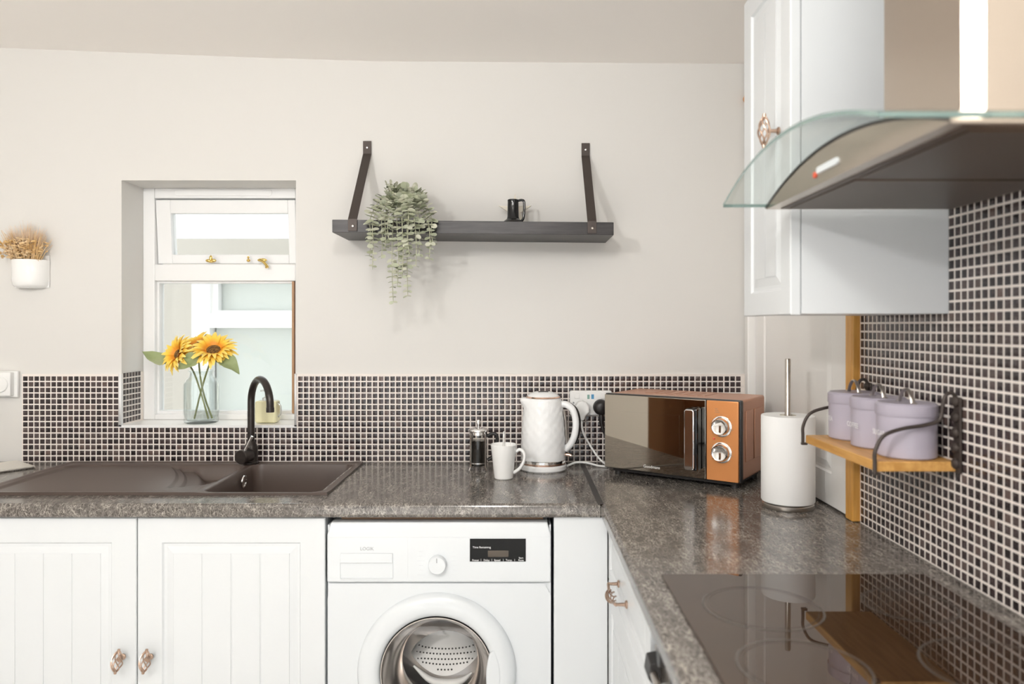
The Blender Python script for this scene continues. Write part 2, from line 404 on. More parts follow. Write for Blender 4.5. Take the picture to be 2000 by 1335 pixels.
# ------------------------------------------------------------------ mosaic splashbacks
PITCH = 0.0201
def tile_mesh(name, f, s=0.0156, h=0.0021):
    """domed tile; f(u, v, w) -> local point, w is outwards"""
    bm = B(); n = 4; g = {}
    for i in range(n):
        for j in range(n):
            a, b = i / (n - 1) * 2 - 1, j / (n - 1) * 2 - 1
            g[i, j] = bm.verts.new(f(a * s / 2, b * s / 2, h - 0.0013 * max(a * a, b * b)))
    rim = [(i, 0) for i in range(n)] + [(n - 1, j) for j in range(1, n)] + [(i, n - 1) for i in range(n - 2, -1, -1)] + [(0, j) for j in range(n - 2, 0, -1)]
    for i in range(n - 1):
        for j in range(n - 1): bm.faces.new((g[i, j], g[i + 1, j], g[i + 1, j + 1], g[i, j + 1]))
    low = [bm.verts.new(f((g2[0] / (n - 1) * 2 - 1) * s / 2, (g2[1] / (n - 1) * 2 - 1) * s / 2, 0)) for g2 in rim]
    for k in range(len(rim)):
        k2 = (k + 1) % len(rim); bm.faces.new((g[rim[k]], low[k], low[k2], g[rim[k2]]))
    bmesh.ops.recalc_face_normals(bm, faces=bm.faces[:])
    # outward check
    cen = sum((v.co for v in bm.verts), Vector()) / len(bm.verts)
    if bm.faces[0].normal.dot(bm.faces[0].calc_center_median() - cen) < 0: bmesh.ops.reverse_faces(bm, faces=bm.faces[:])
    for fc in bm.faces: fc.smooth = True
    for e in bm.edges: e.smooth = e.calc_face_angle(0) < 0.9
    me = bpy.data.meshes.new(name); bm.to_mesh(me); bm.free(); me.materials.append(MT['tile']); return me
def lay_tiles(parent, me, singles, rest):
    for p in singles:
        o = bpy.data.objects.new('tile', me); COL.objects.link(o); o.parent = parent
        o.location = Vector(p) - org(parent)
    if rest:
        base = [v.co.copy() for v in me.vertices]; fs = [tuple(p.vertices) for p in me.polygons]; nb = len(base)
        V = []; F = []; o0 = org(parent)
        for i, p in enumerate(rest):
            d = Vector(p) - o0; V += [(b.x + d.x, b.y + d.y, b.z + d.z) for b in base]; F += [tuple(k + i * nb for k in f) for f in fs]
        m2 = bpy.data.meshes.new('mosaic_tiles'); m2.from_pydata(V, [], F); m2.materials.append(MT['tile'])
        m2.polygons.foreach_set('use_smooth', [True] * len(F)); m2.update()
        try: m2.set_sharp_from_angle(angle=0.9)
        except Exception: pass
        o = bpy.data.objects.new('mosaic_tiles', m2); COL.objects.link(o); o.parent = parent; o['kind'] = 'stuff'
        ORG[o.name] = o0.copy()
# back wall
SX0, SX1 = -1.742, 0.790
bm = B()
box(bm, SX0, WX0, -0.004, 0.004, 0.9, 1.206); box(bm, WX0, WX1, -0.004, 0.004, 0.9, WZ0); box(bm, WX1, SX1, -0.004, 0.004, 0.9, 1.206)
sb = fin('splashback', bm, 'grout', wall_back)
me_back = tile_mesh('tile', lambda u, v, w: (u, -w, v))
sing = []; rest = []
xs_ = [SX0 + 0.002 + (WX0 - 0.008 - SX0) * (c + 0.5) / 17 for c in range(17)]
x = WX0 + 0.0045; c = 0
while x < SX1 - 0.008:
    xs_.append(x); c += 1; x += PITCH + (0.0010 if c % 15 == 0 else 0)
for x in xs_:
    for r in range(15):
        z = 0.9 + 0.0105 + r * 0.02
        if WX0 - 0.010 < x < WX1 + 0.010 and z > WZ0 - 0.010: continue
        p = (x, -0.004, z)
        if -0.62 < x < -0.20 and len(sing) < 300: sing.append(p)
        else: rest.append(p)
lay_tiles(sb, me_back, sing, rest)
# white edging round the mosaic at the window
bm = B(); box(bm, WX0 - 0.006, WX0 + 0.004, -0.007, 0.004, WZ0 - 0.004, 1.207); box(bm, WX0 - 0.006, WX1 + 0.004, -0.007, 0.0, WZ0 - 0.008, WZ0 + 0.001); box(bm, WX1 - 0.003, WX1 + 0.004, -0.007, 0.004, WZ0 - 0.004, 1.207)
fin('tile_trim', bm, 'upvc', wall_back)
# tiled left reveal
rv = fin('reveal_splashback', bx(WX0 - 0.002, WX0 + 0.003, 0.0, 0.146, WZ0, 1.206), 'grout', wall_back)
me_rev = tile_mesh('tile', lambda u, v, w: (w, u, v))
pts = [(WX0 + 0.003, 0.0155 + c * PITCH, WZ0 + 0.014 + r * 0.02) for c in range(6) for r in range(9)]
lay_tiles(rv, me_rev, pts, [])
# right wall
RZ1 = 1.66
sr = fin('splashback', bx(XR - 0.001, XR + 0.006, -2.05, -0.797, 0.9, RZ1), 'grout', wall_right)
me_right = tile_mesh('tile', lambda u, v, w: (-w, u, v), h=0.0016)
sing = []; rest = []
for c in range(61):
    y = -0.797 - 0.012 - c * PITCH - (c // 15) * 0.001
    if y < -2.04: break
    for r in range(37):
        z = 0.9 + 0.0105 + r * 0.02 + (r // 15) * 0.001
        p = (XR - 0.001, y, z)
        if -1.375 < y < -1.09 and z < 1.33 and len(sing) < 300: sing.append(p)
        else: rest.append(p)
lay_tiles(sr, me_right, sing, rest)

# ------------------------------------------------------------------ old panelled door and pine trim on the right wall
DX = 0.812
def panel_slab(bm, u0, u1, v0, v1, t, m, f, field=True):
    rings = [(0, -t), (0, -0.002), (0.002, 0), (m, 0), (m + 0.004, -0.005), (m + 0.012, -0.005), (m + 0.030, -0.0008)]
    R = []
    for d, wv in rings:
        R.append([bm.verts.new(f(u, v, wv)) for u, v in ((u0 + d, v0 + d), (u1 - d, v0 + d), (u1 - d, v1 - d), (u0 + d, v1 - d))])
    bm.faces.new(R[0])
    for A, C in zip(R, R[1:]):
        for k in range(4): bm.faces.new((A[k], A[(k + 1) % 4], C[(k + 1) % 4], C[k]))
    bm.faces.new(R[-1][::-1])
    d = rings[-1][0]
    return u0 + d, u1 - d, v0 + d, v1 - d
def planked(bm, u0, u1, v0, v1, f, n, base=-0.0008, top=0.0001, gap=0.0022):
    """shallow tongue-and-groove boards standing proud of the panel field"""
    wd = (u1 - u0) / n
    for i in range(n):
        a, b = u0 + i * wd + (gap / 2 if i else 0), u0 + (i + 1) * wd - (gap / 2 if i < n - 1 else 0)
        prism(bm, [(a, base), (b, base), (b - 0.0008, top), (a + 0.0008, top)], v0, v1, lambda u, w2, d: f(u, d, w2))
d1 = thing('door_1', None, None, (DX, -0.40, 0.9), kind='structure')
fX = lambda u, v, w: (DX - w, u, v)
bm = B(); panel_slab(bm, -0.745, -0.045, 0.9045, 2.05, 0.012, 0.085, fX); fin('door_leaf', bm, 'gloss_white', d1)
bm = bx(0.786, XR + 0.004, -0.042, -0.006, 0.9, 2.29); fin('door_frame', bm, 'gloss_white', d1, bevel=0.004)
structure(fin('trim_1', bx(0.804, XR + 0.004, -0.796, -0.757, 0.9005, 1.6), 'pinetrim', base=(0.81, -0.776, 0.9), bevel=0.004))

# ------------------------------------------------------------------ kitchen window
win = thing('window_1', None, None, (-1.09, 0.15, WZ0), kind='structure')
Y0, Y1 = 0.148, 0.215
bm = B()
box(bm, WX0, -1.354, Y0, Y1, WZ0, WZ1); box(bm, -0.832, WX1, Y0, Y1, WZ0, WZ1)
box(bm, -1.354, -0.832, Y0, Y1, 1.848, WZ1); box(bm, -1.354, -0.832, Y0, Y1, 1.542, 1.603); box(bm, -1.354, -0.832, Y0, Y1, WZ0, 1.048)
fin('window_frame', bm, 'upvc', win, bevel=0.003)
bm = B()   # inner beads round the fixed pane
for a in ((-1.354, -1.346, 1.048, 1.542), (-0.842, -0.832, 1.048, 1.542)): box(bm, a[0], a[1], Y0 + 0.02, Y1 - 0.01, a[2], a[3])
box(bm, -1.346, -0.842, Y0 + 0.02, Y1 - 0.01, 1.048, 1.058); box(bm, -1.346, -0.842, Y0 + 0.02, Y1 - 0.01, 1.534, 1.542)
fin('glazing_bead', bm, 'upvc', win)
fin('pane', bx(-1.346, -0.842, 0.188, 0.192, 1.058, 1.534), 'windowpane', win)
fin('hardwood_edge', bx(-0.846, -0.838, Y0 + 0.004, Y1 + 0.01, 1.05, 1.540), 'brownwood', win)
# top hung vent sash, pushed a little open
sash = B(); a = math.radians(5)
def rs(u, v, wv):   # hinge at z = 1.842
    dz = v - 1.842; dy = wv
    return (u, 0.150 + dy * math.cos(a) - dz * math.sin(a) * 1.0, 1.842 + dz * math.cos(a) + dy * math.sin(a))
def fbox(bm, f, u0, u1, v0, v1, w0, w1):
    v = [bm.verts.new(f(u, vv, wv)) for vv in (v0, v1) for wv in (w0, w1) for u in (u0, u1)]
    for q in ((0, 2, 3, 1), (4, 5, 7, 6), (0, 1, 5, 4), (2, 6, 7, 3), (0, 4, 6, 2), (1, 3, 7, 5)): bm.faces.new([v[i] for i in q])
fbox(sash, rs, -1.352, -1.298, 1.606, 1.842, 0, 0.045); fbox(sash, rs, -0.862, -0.834, 1.606, 1.842, 0, 0.045)
fbox(sash, rs, -1.298, -0.862, 1.792, 1.842, 0, 0.045); fbox(sash, rs, -1.298, -0.862, 1.606, 1.640, 0, 0.045)
sh = fin('vent_sash', sash, 'upvc', win, bevel=0.003)
bm = B(); fbox(bm, rs, -1.298, -0.862, 1.640, 1.792, 0.018, 0.022); fin('pane', bm, 'windowpane', sh)
bm = B(); prism(bm, rrect(-1.278, -0.918, 1.856, 1.880, 0.011), Y0 - 0.004, Y0 + 0.002, lambda u, v, d: (u, d, v)); fin('trickle_vent', bm, 'upvc', win, bevel=0.0015)
# brass stay pins and casement fastener
def blob(bm, c, rx, ry, rz):
    r = bmesh.ops.create_uvsphere(bm, u_segments=14, v_segments=8, radius=1.0)
    for v in r['verts']: v.co = Vector(c) + Vector((v.co.x * rx, v.co.y * ry, v.co.z * rz))
bm = B(); blob(bm, (-1.141, 0.138, 1.624), 0.006, 0.006, 0.012); blob(bm, (-1.150, 0.139, 1.616), 0.011, 0.005, 0.006); blob(bm, (-1.132, 0.139, 1.616), 0.011, 0.005, 0.006); blob(bm, (-1.141, 0.139, 1.612), 0.012, 0.006, 0.004); fin('stay_catch', bm, 'brass', win)
bm = B(); blob(bm, (-1.003, 0.139, 1.628), 0.004, 0.006, 0.005); blob(bm, (-1.003, 0.141, 1.617), 0.007, 0.006, 0.006); fin('stay_pin', bm, 'brass', win)
bm = B(); blob(bm, (-0.952, 0.141, 1.618), 0.018, 0.006, 0.007); tube(bm, spline([(-0.958, 0.137, 1.618), (-0.945, 0.130, 1.612), (-0.932, 0.126, 1.598), (-0.928, 0.124, 1.588)], 5), [0.006, 0.006, 0.0055, 0.0052, 0.005, 0.005, 0.005, 0.005, 0.005, 0.005, 0.0052, 0.0055, 0.006, 0.0065, 0.007, 0.0055], 10); fin('fastener_handle', bm, 'brass', win)
# sill board; its white stands in for window light reflected at grazing angle
structure(fin('trim_2', bx(WX0 + 0.003, WX1, 0.0, 0.148, WZ0 - 0.008, WZ0), 'gloss_white', base=(-1.09, 0.07, WZ0)))

# ------------------------------------------------------------------ what lies outside the window
structure(fin('ground_yard', bx(-6, 3, 0.28, 6, -0.15, -0.05), 'paving'))
nb = thing('neighbour_extension', 'beige rendered extension with white window seen through the kitchen window', 'building', (-1.5, 2.3, -0.05))
NX0, NX1, NZ0, NZ1 = -2.123, -0.9, 0.75, 1.72
bm = B(); box(bm, -5, NX0, 2.2, 2.4, -0.05, 1.945); box(bm, NX1, 2, 2.2, 2.4, -0.05, 1.945); box(bm, NX0, NX1, 2.2, 2.4, -0.05, NZ0); box(bm, NX0, NX1, 2.2, 2.4, NZ1, 1.945); box(bm, -5, 2, 2.4, 4.2, -0.05, 1.93)
fin('wall', bm, 'render', nb)
bm = B(); box(bm, NX0, -2.007, 2.17, 2.26, NZ0, NZ1); box(bm, NX1 - 0.1, NX1, 2.17, 2.26, NZ0, NZ1); box(bm, -2.007, NX1 - 0.1, 2.17, 2.26, NZ1 - 0.05, NZ1); box(bm, -2.007, NX1 - 0.1, 2.17, 2.26, 1.362, 1.455); box(bm, -2.007, NX1 - 0.1, 2.17, 2.26, NZ0, NZ0 + 0.07)
wf = fin('window', bm, 'upvc', nb)
bm = B(); box(bm, -2.007, -1.96, 2.19, 2.25, 1.455, NZ1 - 0.05); box(bm, -1.96, NX1 - 0.1, 2.19, 2.25, 1.455, 1.475); fin('sash', bm, 'upvc', wf)
fin('blind', bx(-2.0, NX1 - 0.1, 2.262, 2.27, NZ0, NZ1), 'blind', wf)
fin('pane', bx(-2.0, NX1 - 0.1, 2.250, 2.254, NZ0 + 0.07, NZ1 - 0.05), 'windowpane', wf)

# ================================================================== WORKTOPS AND SINK
def nose(y_front, y_back, zt, zb, r=0.011, n=5):
    P = [(y_back, zt)]
    for k in range(n + 1):
        a = PI / 2 * k / n; P.append((y_front + r - r * math.sin(a), zt - r + r * math.cos(a)))
    for k in range(n + 1):
        a = PI / 2 * k / n; P.append((y_front + r - r * math.cos(a), zb + r - r * math.sin(a)))
    P.append((y_back, zb)); return P
ZT, ZB = 0.900, 0.862
SKX0, SKX1, SKY0, SKY1 = -1.545, -0.540, -0.515, -0.045
wb = thing('back_worktop', 'dark grey hairline-patterned worktop running under the window and over the washing machine', 'worktop', (-0.85, -0.3, ZB))
bm = B()
prism(bm, nose(-0.615, SKY0 + 0.03, ZT, ZB), -2.3, 0.215, lambda u, v, d: (d, u, v))
box(bm, -2.3, 0.215, SKY1 - 0.03, -0.0005, ZB, ZT); box(bm, -2.3, SKX0 + 0.03, SKY0 + 0.03, SKY1 - 0.03, ZB, ZT); box(bm, SKX1 - 0.03, 0.215, SKY0 + 0.03, SKY1 - 0.03, ZB, ZT)
fin('worktop_slab', bm, 'worktop', wb)
wr = thing('right_worktop', 'dark grey hairline-patterned worktop carrying the hob along the mosaic wall', 'worktop', (0.52, -1.0, ZB))
bm = B(); prism(bm, nose(0.216, XR - 0.002, ZT, ZB), -2.05, -0.0005, lambda u, v, d: (u, d, v))
fin('worktop_slab', bm, 'worktop', wr)
fin('joint_strip', bx(0.208, 0.224, -0.612, -0.006, ZT - 0.002, ZT + 0.0008), 'strip', wr)

# sink as one moulded surface
def sstep(a, b, x):
    t = max(0.0, min(1.0, (x - a) / (b - a))); return t * t * (3 - 2 * t)
def rdist(x, y, x0, x1, y0, y1, r):
    """signed distance inside (>0) a rounded rectangle"""
    cx, cy = (x0 + x1) / 2, (y0 + y1) / 2
    qx, qy = abs(x - cx) - ((x1 - x0) / 2 - r), abs(y - cy) - ((y1 - y0) / 2 - r)
    return -(math.hypot(max(qx, 0), max(qy, 0)) + min(max(qx, qy), 0) - r)
def sink_h(x, y):
    h = 0.009
    h -= 0.003 * sstep(0.004, 0.02, rdist(x, y, SKX0, SKX1, SKY0, SKY1, 0.02))
    # drainer
    d = rdist(x, y, -1.525, -0.915, -0.490, -0.085, 0.05)
    h -= 0.006 * sstep(0.0, 0.018, d)
    # bulging steps that lead down into the half bowl
    u = x + 0.43 * y + 0.9 * (y + 0.26) ** 2
    if d > 0:
        f = sstep(0.0, 0.03, d) * sstep(0.0, 0.03, y + 0.37 - 0.588 * (x + 0.93))
        h -= f * (0.007 * sstep(-1.195, -1.188, u) + 0.008 * sstep(-1.168, -1.161, u) + 0.030 * sstep(-1.125, -1.085, u))
    hb = rdist(x, y, -0.905, -0.560, -0.488, -0.076, 0.035)
    # rib between the bowls sits level with the rim
    k = sstep(-0.045, -0.006, hb) * (1 - sstep(-0.012, 0.0, hb) * 0)
    h = h * (1 - k) + 0.004 * k
    h -= 0.165 * sstep(0.0, 0.020, hb)
    return h
nx, ny = 252, 118
bm = B(); G = []
for j in range(ny + 1):
    y = SKY0 + (SKY1 - SKY0) * j / ny
    G.append([bm.verts.new((SKX0 + (SKX1 - SKX0) * i / nx, y, ZT + sink_h(SKX0 + (SKX1 - SKX0) * i / nx, y))) for i in range(nx + 1)])
for j in range(ny):
    for i in range(nx): bm.faces.new((G[j][i], G[j][i + 1], G[j + 1][i + 1], G[j + 1][i]))
loop = [G[0][i] for i in range(nx + 1)] + [G[j][nx] for j in range(1, ny + 1)] + [G[ny][i] for i in range(nx - 1, -1, -1)] + [G[j][0] for j in range(ny - 1, 0, -1)]
low = [bm.verts.new((v.co.x, v.co.y, ZT + 0.0003)) for v in loop]
for k in range(len(loop)): bm.faces.new((loop[k], low[k], low[(k + 1) % len(loop)], loop[(k + 1) % len(loop)]))
snk = thing('kitchen_sink', 'brown-black composite inset sink with drainer below the window', 'sink', (-1.04, -0.28, ZT))
fin('basin', bm, 'sink', snk, smooth=60)
bm = B(); lathe(bm, [(0.021, 0.0), (0.021, 0.004), (0.016, 0.005), (0.014, 0.002), (0.0, 0.002)], (-0.893, -0.200, 0.872), (1, 0, -0.12), 24)
fin('overflow_ring', bm, 'chrome', snk)
bm = B(); lathe(bm, [(0.045, 0.0), (0.045, 0.003), (0.03, 0.004), (0.02, 0.001), (0.0, 0.001)], (-0.73, -0.28, 0.7395), (0, 0, 1), 28)
fin('plug_waste', bm, 'chrome', snk)

# tap
tx, ty = -0.919, -0.062
tap = thing('kitchen_tap', 'black gooseneck mixer tap standing behind the sink', 'tap', (tx, ty, ZT + 0.006))
bm = B(); lathe(bm, [(0.0, 0.0), (0.026, 0.0), (0.026, 0.004), (0.022, 0.007), (0.022, 0.055), (0.019, 0.062), (0.0125, 0.075), (0.0, 0.075)], (tx, ty, ZT + 0.006), seg=32); fin('tap_body', bm, 'tap', tap)
dvx, dvy = 0.11, -0.13; L0 = math.hypot(dvx, dvy); ux, uy = dvx / L0, dvy / L0; R0 = 0.085
pts = [(tx, ty, 0.97), (tx, ty, 1.04), (tx, ty, 1.08)]
for k in range(0, 25):
    t = PI * k / 24; d = R0 - R0 * math.cos(t); pts.append((tx + ux * d, ty + uy * d, 1.112 + R0 * math.sin(t)))
pts.append((tx + ux * 2 * R0, ty + uy * 2 * R0, 1.098))
bm = B(); tube(bm, pts, 0.0118, 20); fin('spout', bm, 'tap', tap)
e = pts[-1]; bm = B(); lathe(bm, [(0.0, 0.012), (0.0128, 0.012), (0.0128, -0.003), (0.010, -0.003), (0.009, 0.003), (0.0, 0.003)], (e[0], e[1], e[2]), seg=24); fin('nozzle', bm, 'tap', tap)
bm = B(); lathe(bm, [(0.0, 0.0), (0.0215, 0.0), (0.0235, 0.003), (0.0235, 0.046), (0.021, 0.049), (0.0, 0.049)], (tx - 0.002, ty - 0.012, ZT + 0.036), (-0.28, -1, 0), 32); hb = fin('handle_barrel', bm, 'tap', tap)
bm = B(); tube(bm, [(tx - 0.004, ty - 0.045, ZT + 0.055), (tx + 0.006, ty - 0.046, ZT + 0.075), (tx + 0.022, ty - 0.05, ZT + 0.105)], [0.0055, 0.0045, 0.0045], 12); fin('lever', bm, 'chrome', hb)

# ================================================================== BASE UNITS
def cage_knob(parent, c, out, length=0.058, r=0.0135, tilt=0.0, m='bronze', along=(0, 0, 1)):
    """birdcage knob: twisted wires round a spindle, on a short stem; out = direction away from the door"""
    out = Vector(out).normalized(); al = Vector(along).normalized(); c = Vector(c)
    side = out.cross(al).normalized()
    al2 = (al * math.cos(tilt) + side * math.sin(tilt)).normalized(); sd2 = al2.cross(out).normalized()
    bm = B()
    for k in range(6):
        pts = []
        for i in range(13):
            t = i / 12; rr = r * math.sin(PI * t) ** 0.8 + 0.001; an = 2 * PI * k / 6 + (t - 0.5) * 2.6
            pts.append(c + al2 * ((t - 0.5) * length) + (sd2 * math.cos(an) + out * math.sin(an)) * rr)
        tube(bm, pts, 0.0017, 6)
    lathe(bm, [(0, -0.005), (0.0035, -0.004), (0.004, 0), (0.0035, 0.004), (0, 0.005)], c + al2 * length / 2, al2, 10)
    lathe(bm, [(0, -0.005), (0.0035, -0.004), (0.004, 0), (0.0035, 0.004), (0, 0.005)], c - al2 * length / 2, al2, 10)
    kb = fin('knob', bm, m, parent)
    bm = B(); p0 = c - out * 0.030
    lathe(bm, [(0, 0), (0.008, 0), (0.008, 0.003), (0.004, 0.006), (0.0035, 0.018), (0.005, 0.022), (0, 0.023)], p0, out, 16)
    fin('knob_stem', bm, m, parent)
DY = -0.597
fY = lambda u, v, w: (u, DY - w, v)
cab = thing('sink_base_cabinet', 'white double-door base cabinet below the sink', 'cabinet', (-1.03, -0.30, 0.0))
bm = B(); box(bm, -1.535, -1.519, -0.575, -0.02, 0.12, ZB - 0.001); box(bm, -0.54, -0.5235, -0.575, -0.02, 0.12, ZB - 0.001); box(bm, -1.519, -0.54, -0.575, -0.02, 0.12, 0.138); box(bm, -1.519, -0.54, -0.035, -0.02, 0.138, 0.7); box(bm, -1.519, -0.54, -0.575, -0.557, 0.80, ZB - 0.001)
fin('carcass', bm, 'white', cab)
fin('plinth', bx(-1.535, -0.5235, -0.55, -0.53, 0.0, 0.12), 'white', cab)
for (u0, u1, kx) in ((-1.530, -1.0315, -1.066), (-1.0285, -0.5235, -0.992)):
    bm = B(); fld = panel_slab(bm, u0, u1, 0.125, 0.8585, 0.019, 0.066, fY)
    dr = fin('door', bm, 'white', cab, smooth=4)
    bm = B(); planked(bm, *fld, fY, 4); fin('door_panel', bm, 'white', dr, smooth=4)
    cage_knob(dr, (kx, DY - 0.032, 0.487), (0, -1, 0), tilt=-0.16)

# corner filler post
cf = thing('corner_filler_panel', 'narrow white filler panel between washing machine and hob-side drawer unit', 'panel', (0.165, -0.6, 0.0))
bm = B(); box(bm, 0.092, 0.236, -0.600, -0.582, 0.0, ZB - 0.001); box(bm, 0.092, 0.11, -0.582, -0.05, 0.0, ZB - 0.001)
fin('filler_board', bm, 'white', cf, bevel=0.001)

# right-hand drawer unit with a door below
FX = 0.238
fR = lambda u, v, w: (FX - w, u, v)
du = thing('drawer_base_cabinet', 'white base cabinet with drawer and bronze cage pull beside the oven', 'cabinet', (0.5, -0.91, 0.0))
bm = B(); box(bm, FX + 0.02, 0.80, -1.222, -1.206, 0.12, ZB - 0.001); box(bm, FX + 0.02, 0.80, -0.66, -0.644, 0.12, ZB - 0.001); box(bm, FX + 0.02, 0.80, -1.206, -0.66, 0.12, 0.138); box(bm, FX + 0.02, FX + 0.035, -1.206, -0.66, 0.84, ZB - 0.001)
fin('carcass', bm, 'white', du)
fin('plinth', bx(FX + 0.05, FX + 0.07, -1.222, -0.604, 0.0, 0.12), 'white', du)
bm = B(); panel_slab(bm, -1.221, -0.604, 0.700, 0.8585, 0.019, 0.030, fR); dw = fin('drawer_front', bm, 'white', du, smooth=4)
bm = B(); fld = panel_slab(bm, -1.221, -0.604, 0.125, 0.6965, 0.019, 0.066, fR); dd = fin('door', bm, 'white', du, smooth=4)
bm = B(); planked(bm, *fld, fR, 4); fin('door_panel', bm, 'white', dd, smooth=4)
bm = B(); hz = 0.758
for y in (-0.815, -0.945):
    lathe(bm, [(0, 0), (0.009, 0), (0.009, 0.003), (0.004, 0.006), (0.0035, 0.022), (0.005, 0.026), (0, 0.027)], (FX, y, hz), (-1, 0, 0), 14)
pts = [(FX - 0.026, -0.815, hz), (FX - 0.028, -0.845, hz - 0.006)]
tube(bm, pts, 0.0035, 8); tube(bm, [(FX - 0.026, -0.945, hz), (FX - 0.028, -0.915, hz - 0.006)], 0.0035, 8)
for k in range(6):
    pp = []
    for i in range(13):
        t = i / 12; rr = 0.011 * math.sin(PI * t) ** 0.8 + 0.001; an = 2 * PI * k / 6 + (t - 0.5) * 3.0
        pp.append((FX - 0.028 + rr * math.cos(an), -0.845 - 0.07 * t, hz - 0.006 + rr * math.sin(an)))
    tube(bm, pp, 0.0016, 6)
fin('cage_pull', bm, 'bronze', dw)

# built-under oven
ov = thing('built_under_oven', 'steel-fronted oven with black handle bracket under the hob', 'oven', (0.53, -1.525, 0.0))
fin('oven_body', bx(0.262, 0.80, -1.822, -1.228, 0.12, ZB - 0.004), 'dark', ov)
fin('control_panel', bx(0.246, 0.262, -1.822, -1.228, 0.800, ZB - 0.002), 'steel', ov, bevel=0.003)
od = fin('oven_door', bx(0.246, 0.262, -1.822, -1.232, 0.20, 0.797), 'steel', ov, bevel=0.003)
fin('door_glass', bx(0.2445, 0.247, -1.77, -1.285, 0.27, 0.70), 'blackgloss', od)
for y0, y1 in ((-1.292, -1.245), (-1.805, -1.758)):
    bm = B(); prism(bm, [(0.2465, 0.790), (0.228, 0.786), (0.224, 0.760), (0.230, 0.752), (0.2465, 0.752)], y0, y1, lambda u, v, d: (u, d, v)); fin('handle_bracket', bm, 'black', od, bevel=0.002)
bm = B(); tube(bm, [(0.233, -1.80, 0.768), (0.233, -1.27, 0.768)], 0.0065, 14); fin('handle_bar', bm, 'steel', od)
for i in range(4):
    bm = B(); lathe(bm, [(0, 0), (0.018, 0), (0.016, 0.018), (0, 0.018)], (0.246, -1.36 - i * 0.11, 0.83), (-1, 0, 0), 20); fin('control_knob', bm, 'black', ov)
fin('plinth', bx(FX + 0.05, FX + 0.07, -1.822, -1.228, 0.0, 0.118), 'white', ov)

# ================================================================== WASHING MACHINE
WMX0, WMX1, WMY = -0.516, 0.084, -0.600
wm = thing('washing_machine', 'white front-loading washing machine with black display under the worktop', 'washing machine', (-0.216, -0.3, 0.0))
cx, cz = -0.2225, 0.4465          # door centre
RO = 0.158                        # casing hole
def ring_face(bm, x0, x1, z0, z1, y, c, r, n=64):
    """flat front with a round hole"""
    outer = []; inner = []
    for k in range(n):
        a = 2 * PI * k / n; dx, dz = math.cos(a), math.sin(a)
        tx_ = ((x1 - c[0]) if dx > 0 else (x0 - c[0])) / dx if abs(dx) > 1e-9 else 1e9
        tz_ = ((z1 - c[1]) if dz > 0 else (z0 - c[1])) / dz if abs(dz) > 1e-9 else 1e9
        t = min(tx_, tz_)
        outer.append(bm.verts.new((c[0] + dx * t, y, c[1] + dz * t))); inner.append(bm.verts.new((c[0] + dx * r, y, c[1] + dz * r)))
    for k in range(n):
        k2 = (k + 1) % n; bm.faces.new((outer[k], outer[k2], inner[k2], inner[k]))
    return outer
bm = B(); ring_face(bm, WMX0, WMX1, 0.10, 0.6835, WMY + 0.001, (cx, cz), 0.19)
box(bm, WMX0, WMX0 + 0.004, WMY + 0.004, -0.05, 0.03, 0.84); box(bm, WMX1 - 0.004, WMX1, WMY + 0.004, -0.05, 0.03, 0.84)
box(bm, WMX0 + 0.004, WMX1 - 0.004, WMY + 0.06, -0.05, 0.832, 0.838); box(bm, WMX0, WMX1, WMY + 0.004, WMY + 0.02, 0.03, 0.10)
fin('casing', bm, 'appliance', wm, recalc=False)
fin('casing_channel', bx(WMX0 + 0.001, WMX1 - 0.001, WMY + 0.005, WMY + 0.04, 0.66, 0.72), 'appliance', wm)
# control fascia with chamfered top corners
ch = 0.010
prf = [(WMX0, 0.6885), (WMX1, 0.6885), (WMX1, 0.815), (WMX1 - ch, 0.849), (WMX0 + ch, 0.849), (WMX0, 0.815)]
bm = B(); prism(bm, prf, WMY - 0.006, WMY + 0.05, lambda u, v, d: (u, d, v)); fa = fin('control_fascia', bm, 'appliance', wm, bevel=0.004, seg=3)
fin('fascia_seam', bx(WMX0 + 0.002, WMX1 - 0.002, WMY - 0.0064, WMY - 0.005, 0.8085, 0.8096), 'print_pale', fa)
fin('drawer_seam', bx(-0.3005, -0.2997, WMY - 0.0064, WMY - 0.005, 0.690, 0.8085), 'print_pale', fa)
fin('lid', bx(WMX0 + 0.03, WMX1 - 0.02, WMY + 0.03, -0.05, 0.8385, 0.853), 'brownwood', wm)
# drawer grip
dp = WMY - 0.006
bm = B()
gx0, gx1, gz0, gz1 = -0.480, -0.340, 0.700, 0.741
for q in ([(gx0, dp - 0.0006, gz1), (gx1, dp - 0.0006, gz1), (gx1 - 0.004, dp + 0.0, gz1 - 0.003), (gx0 + 0.004, dp, gz1 - 0.003)],): pass
fbox(bm, lambda u, v, wv: (u, dp - wv, v), gx0, gx1, gz1, gz1 + 0.026, 0.0, 0.004)
dg = fin('detergent_drawer_grip', bm, 'appliance', fa, bevel=0.0018)
bm = B(); fbox(bm, lambda u, v, wv: (u, dp - wv, v), gx0 - 0.001, gx0 + 0.0, gz0, gz1, 0.0, 0.002); fbox(bm, lambda u, v, wv: (u, dp - wv, v), gx0, gx1, gz0 - 0.002, gz0, 0.0, 0.003); fbox(bm, lambda u, v, wv: (u, dp - wv, v), gx1, gx1 + 0.001, gz0, gz1, 0.0, 0.002)
fin('grip_recess', bm, 'appliance', fa, bevel=0.0008)
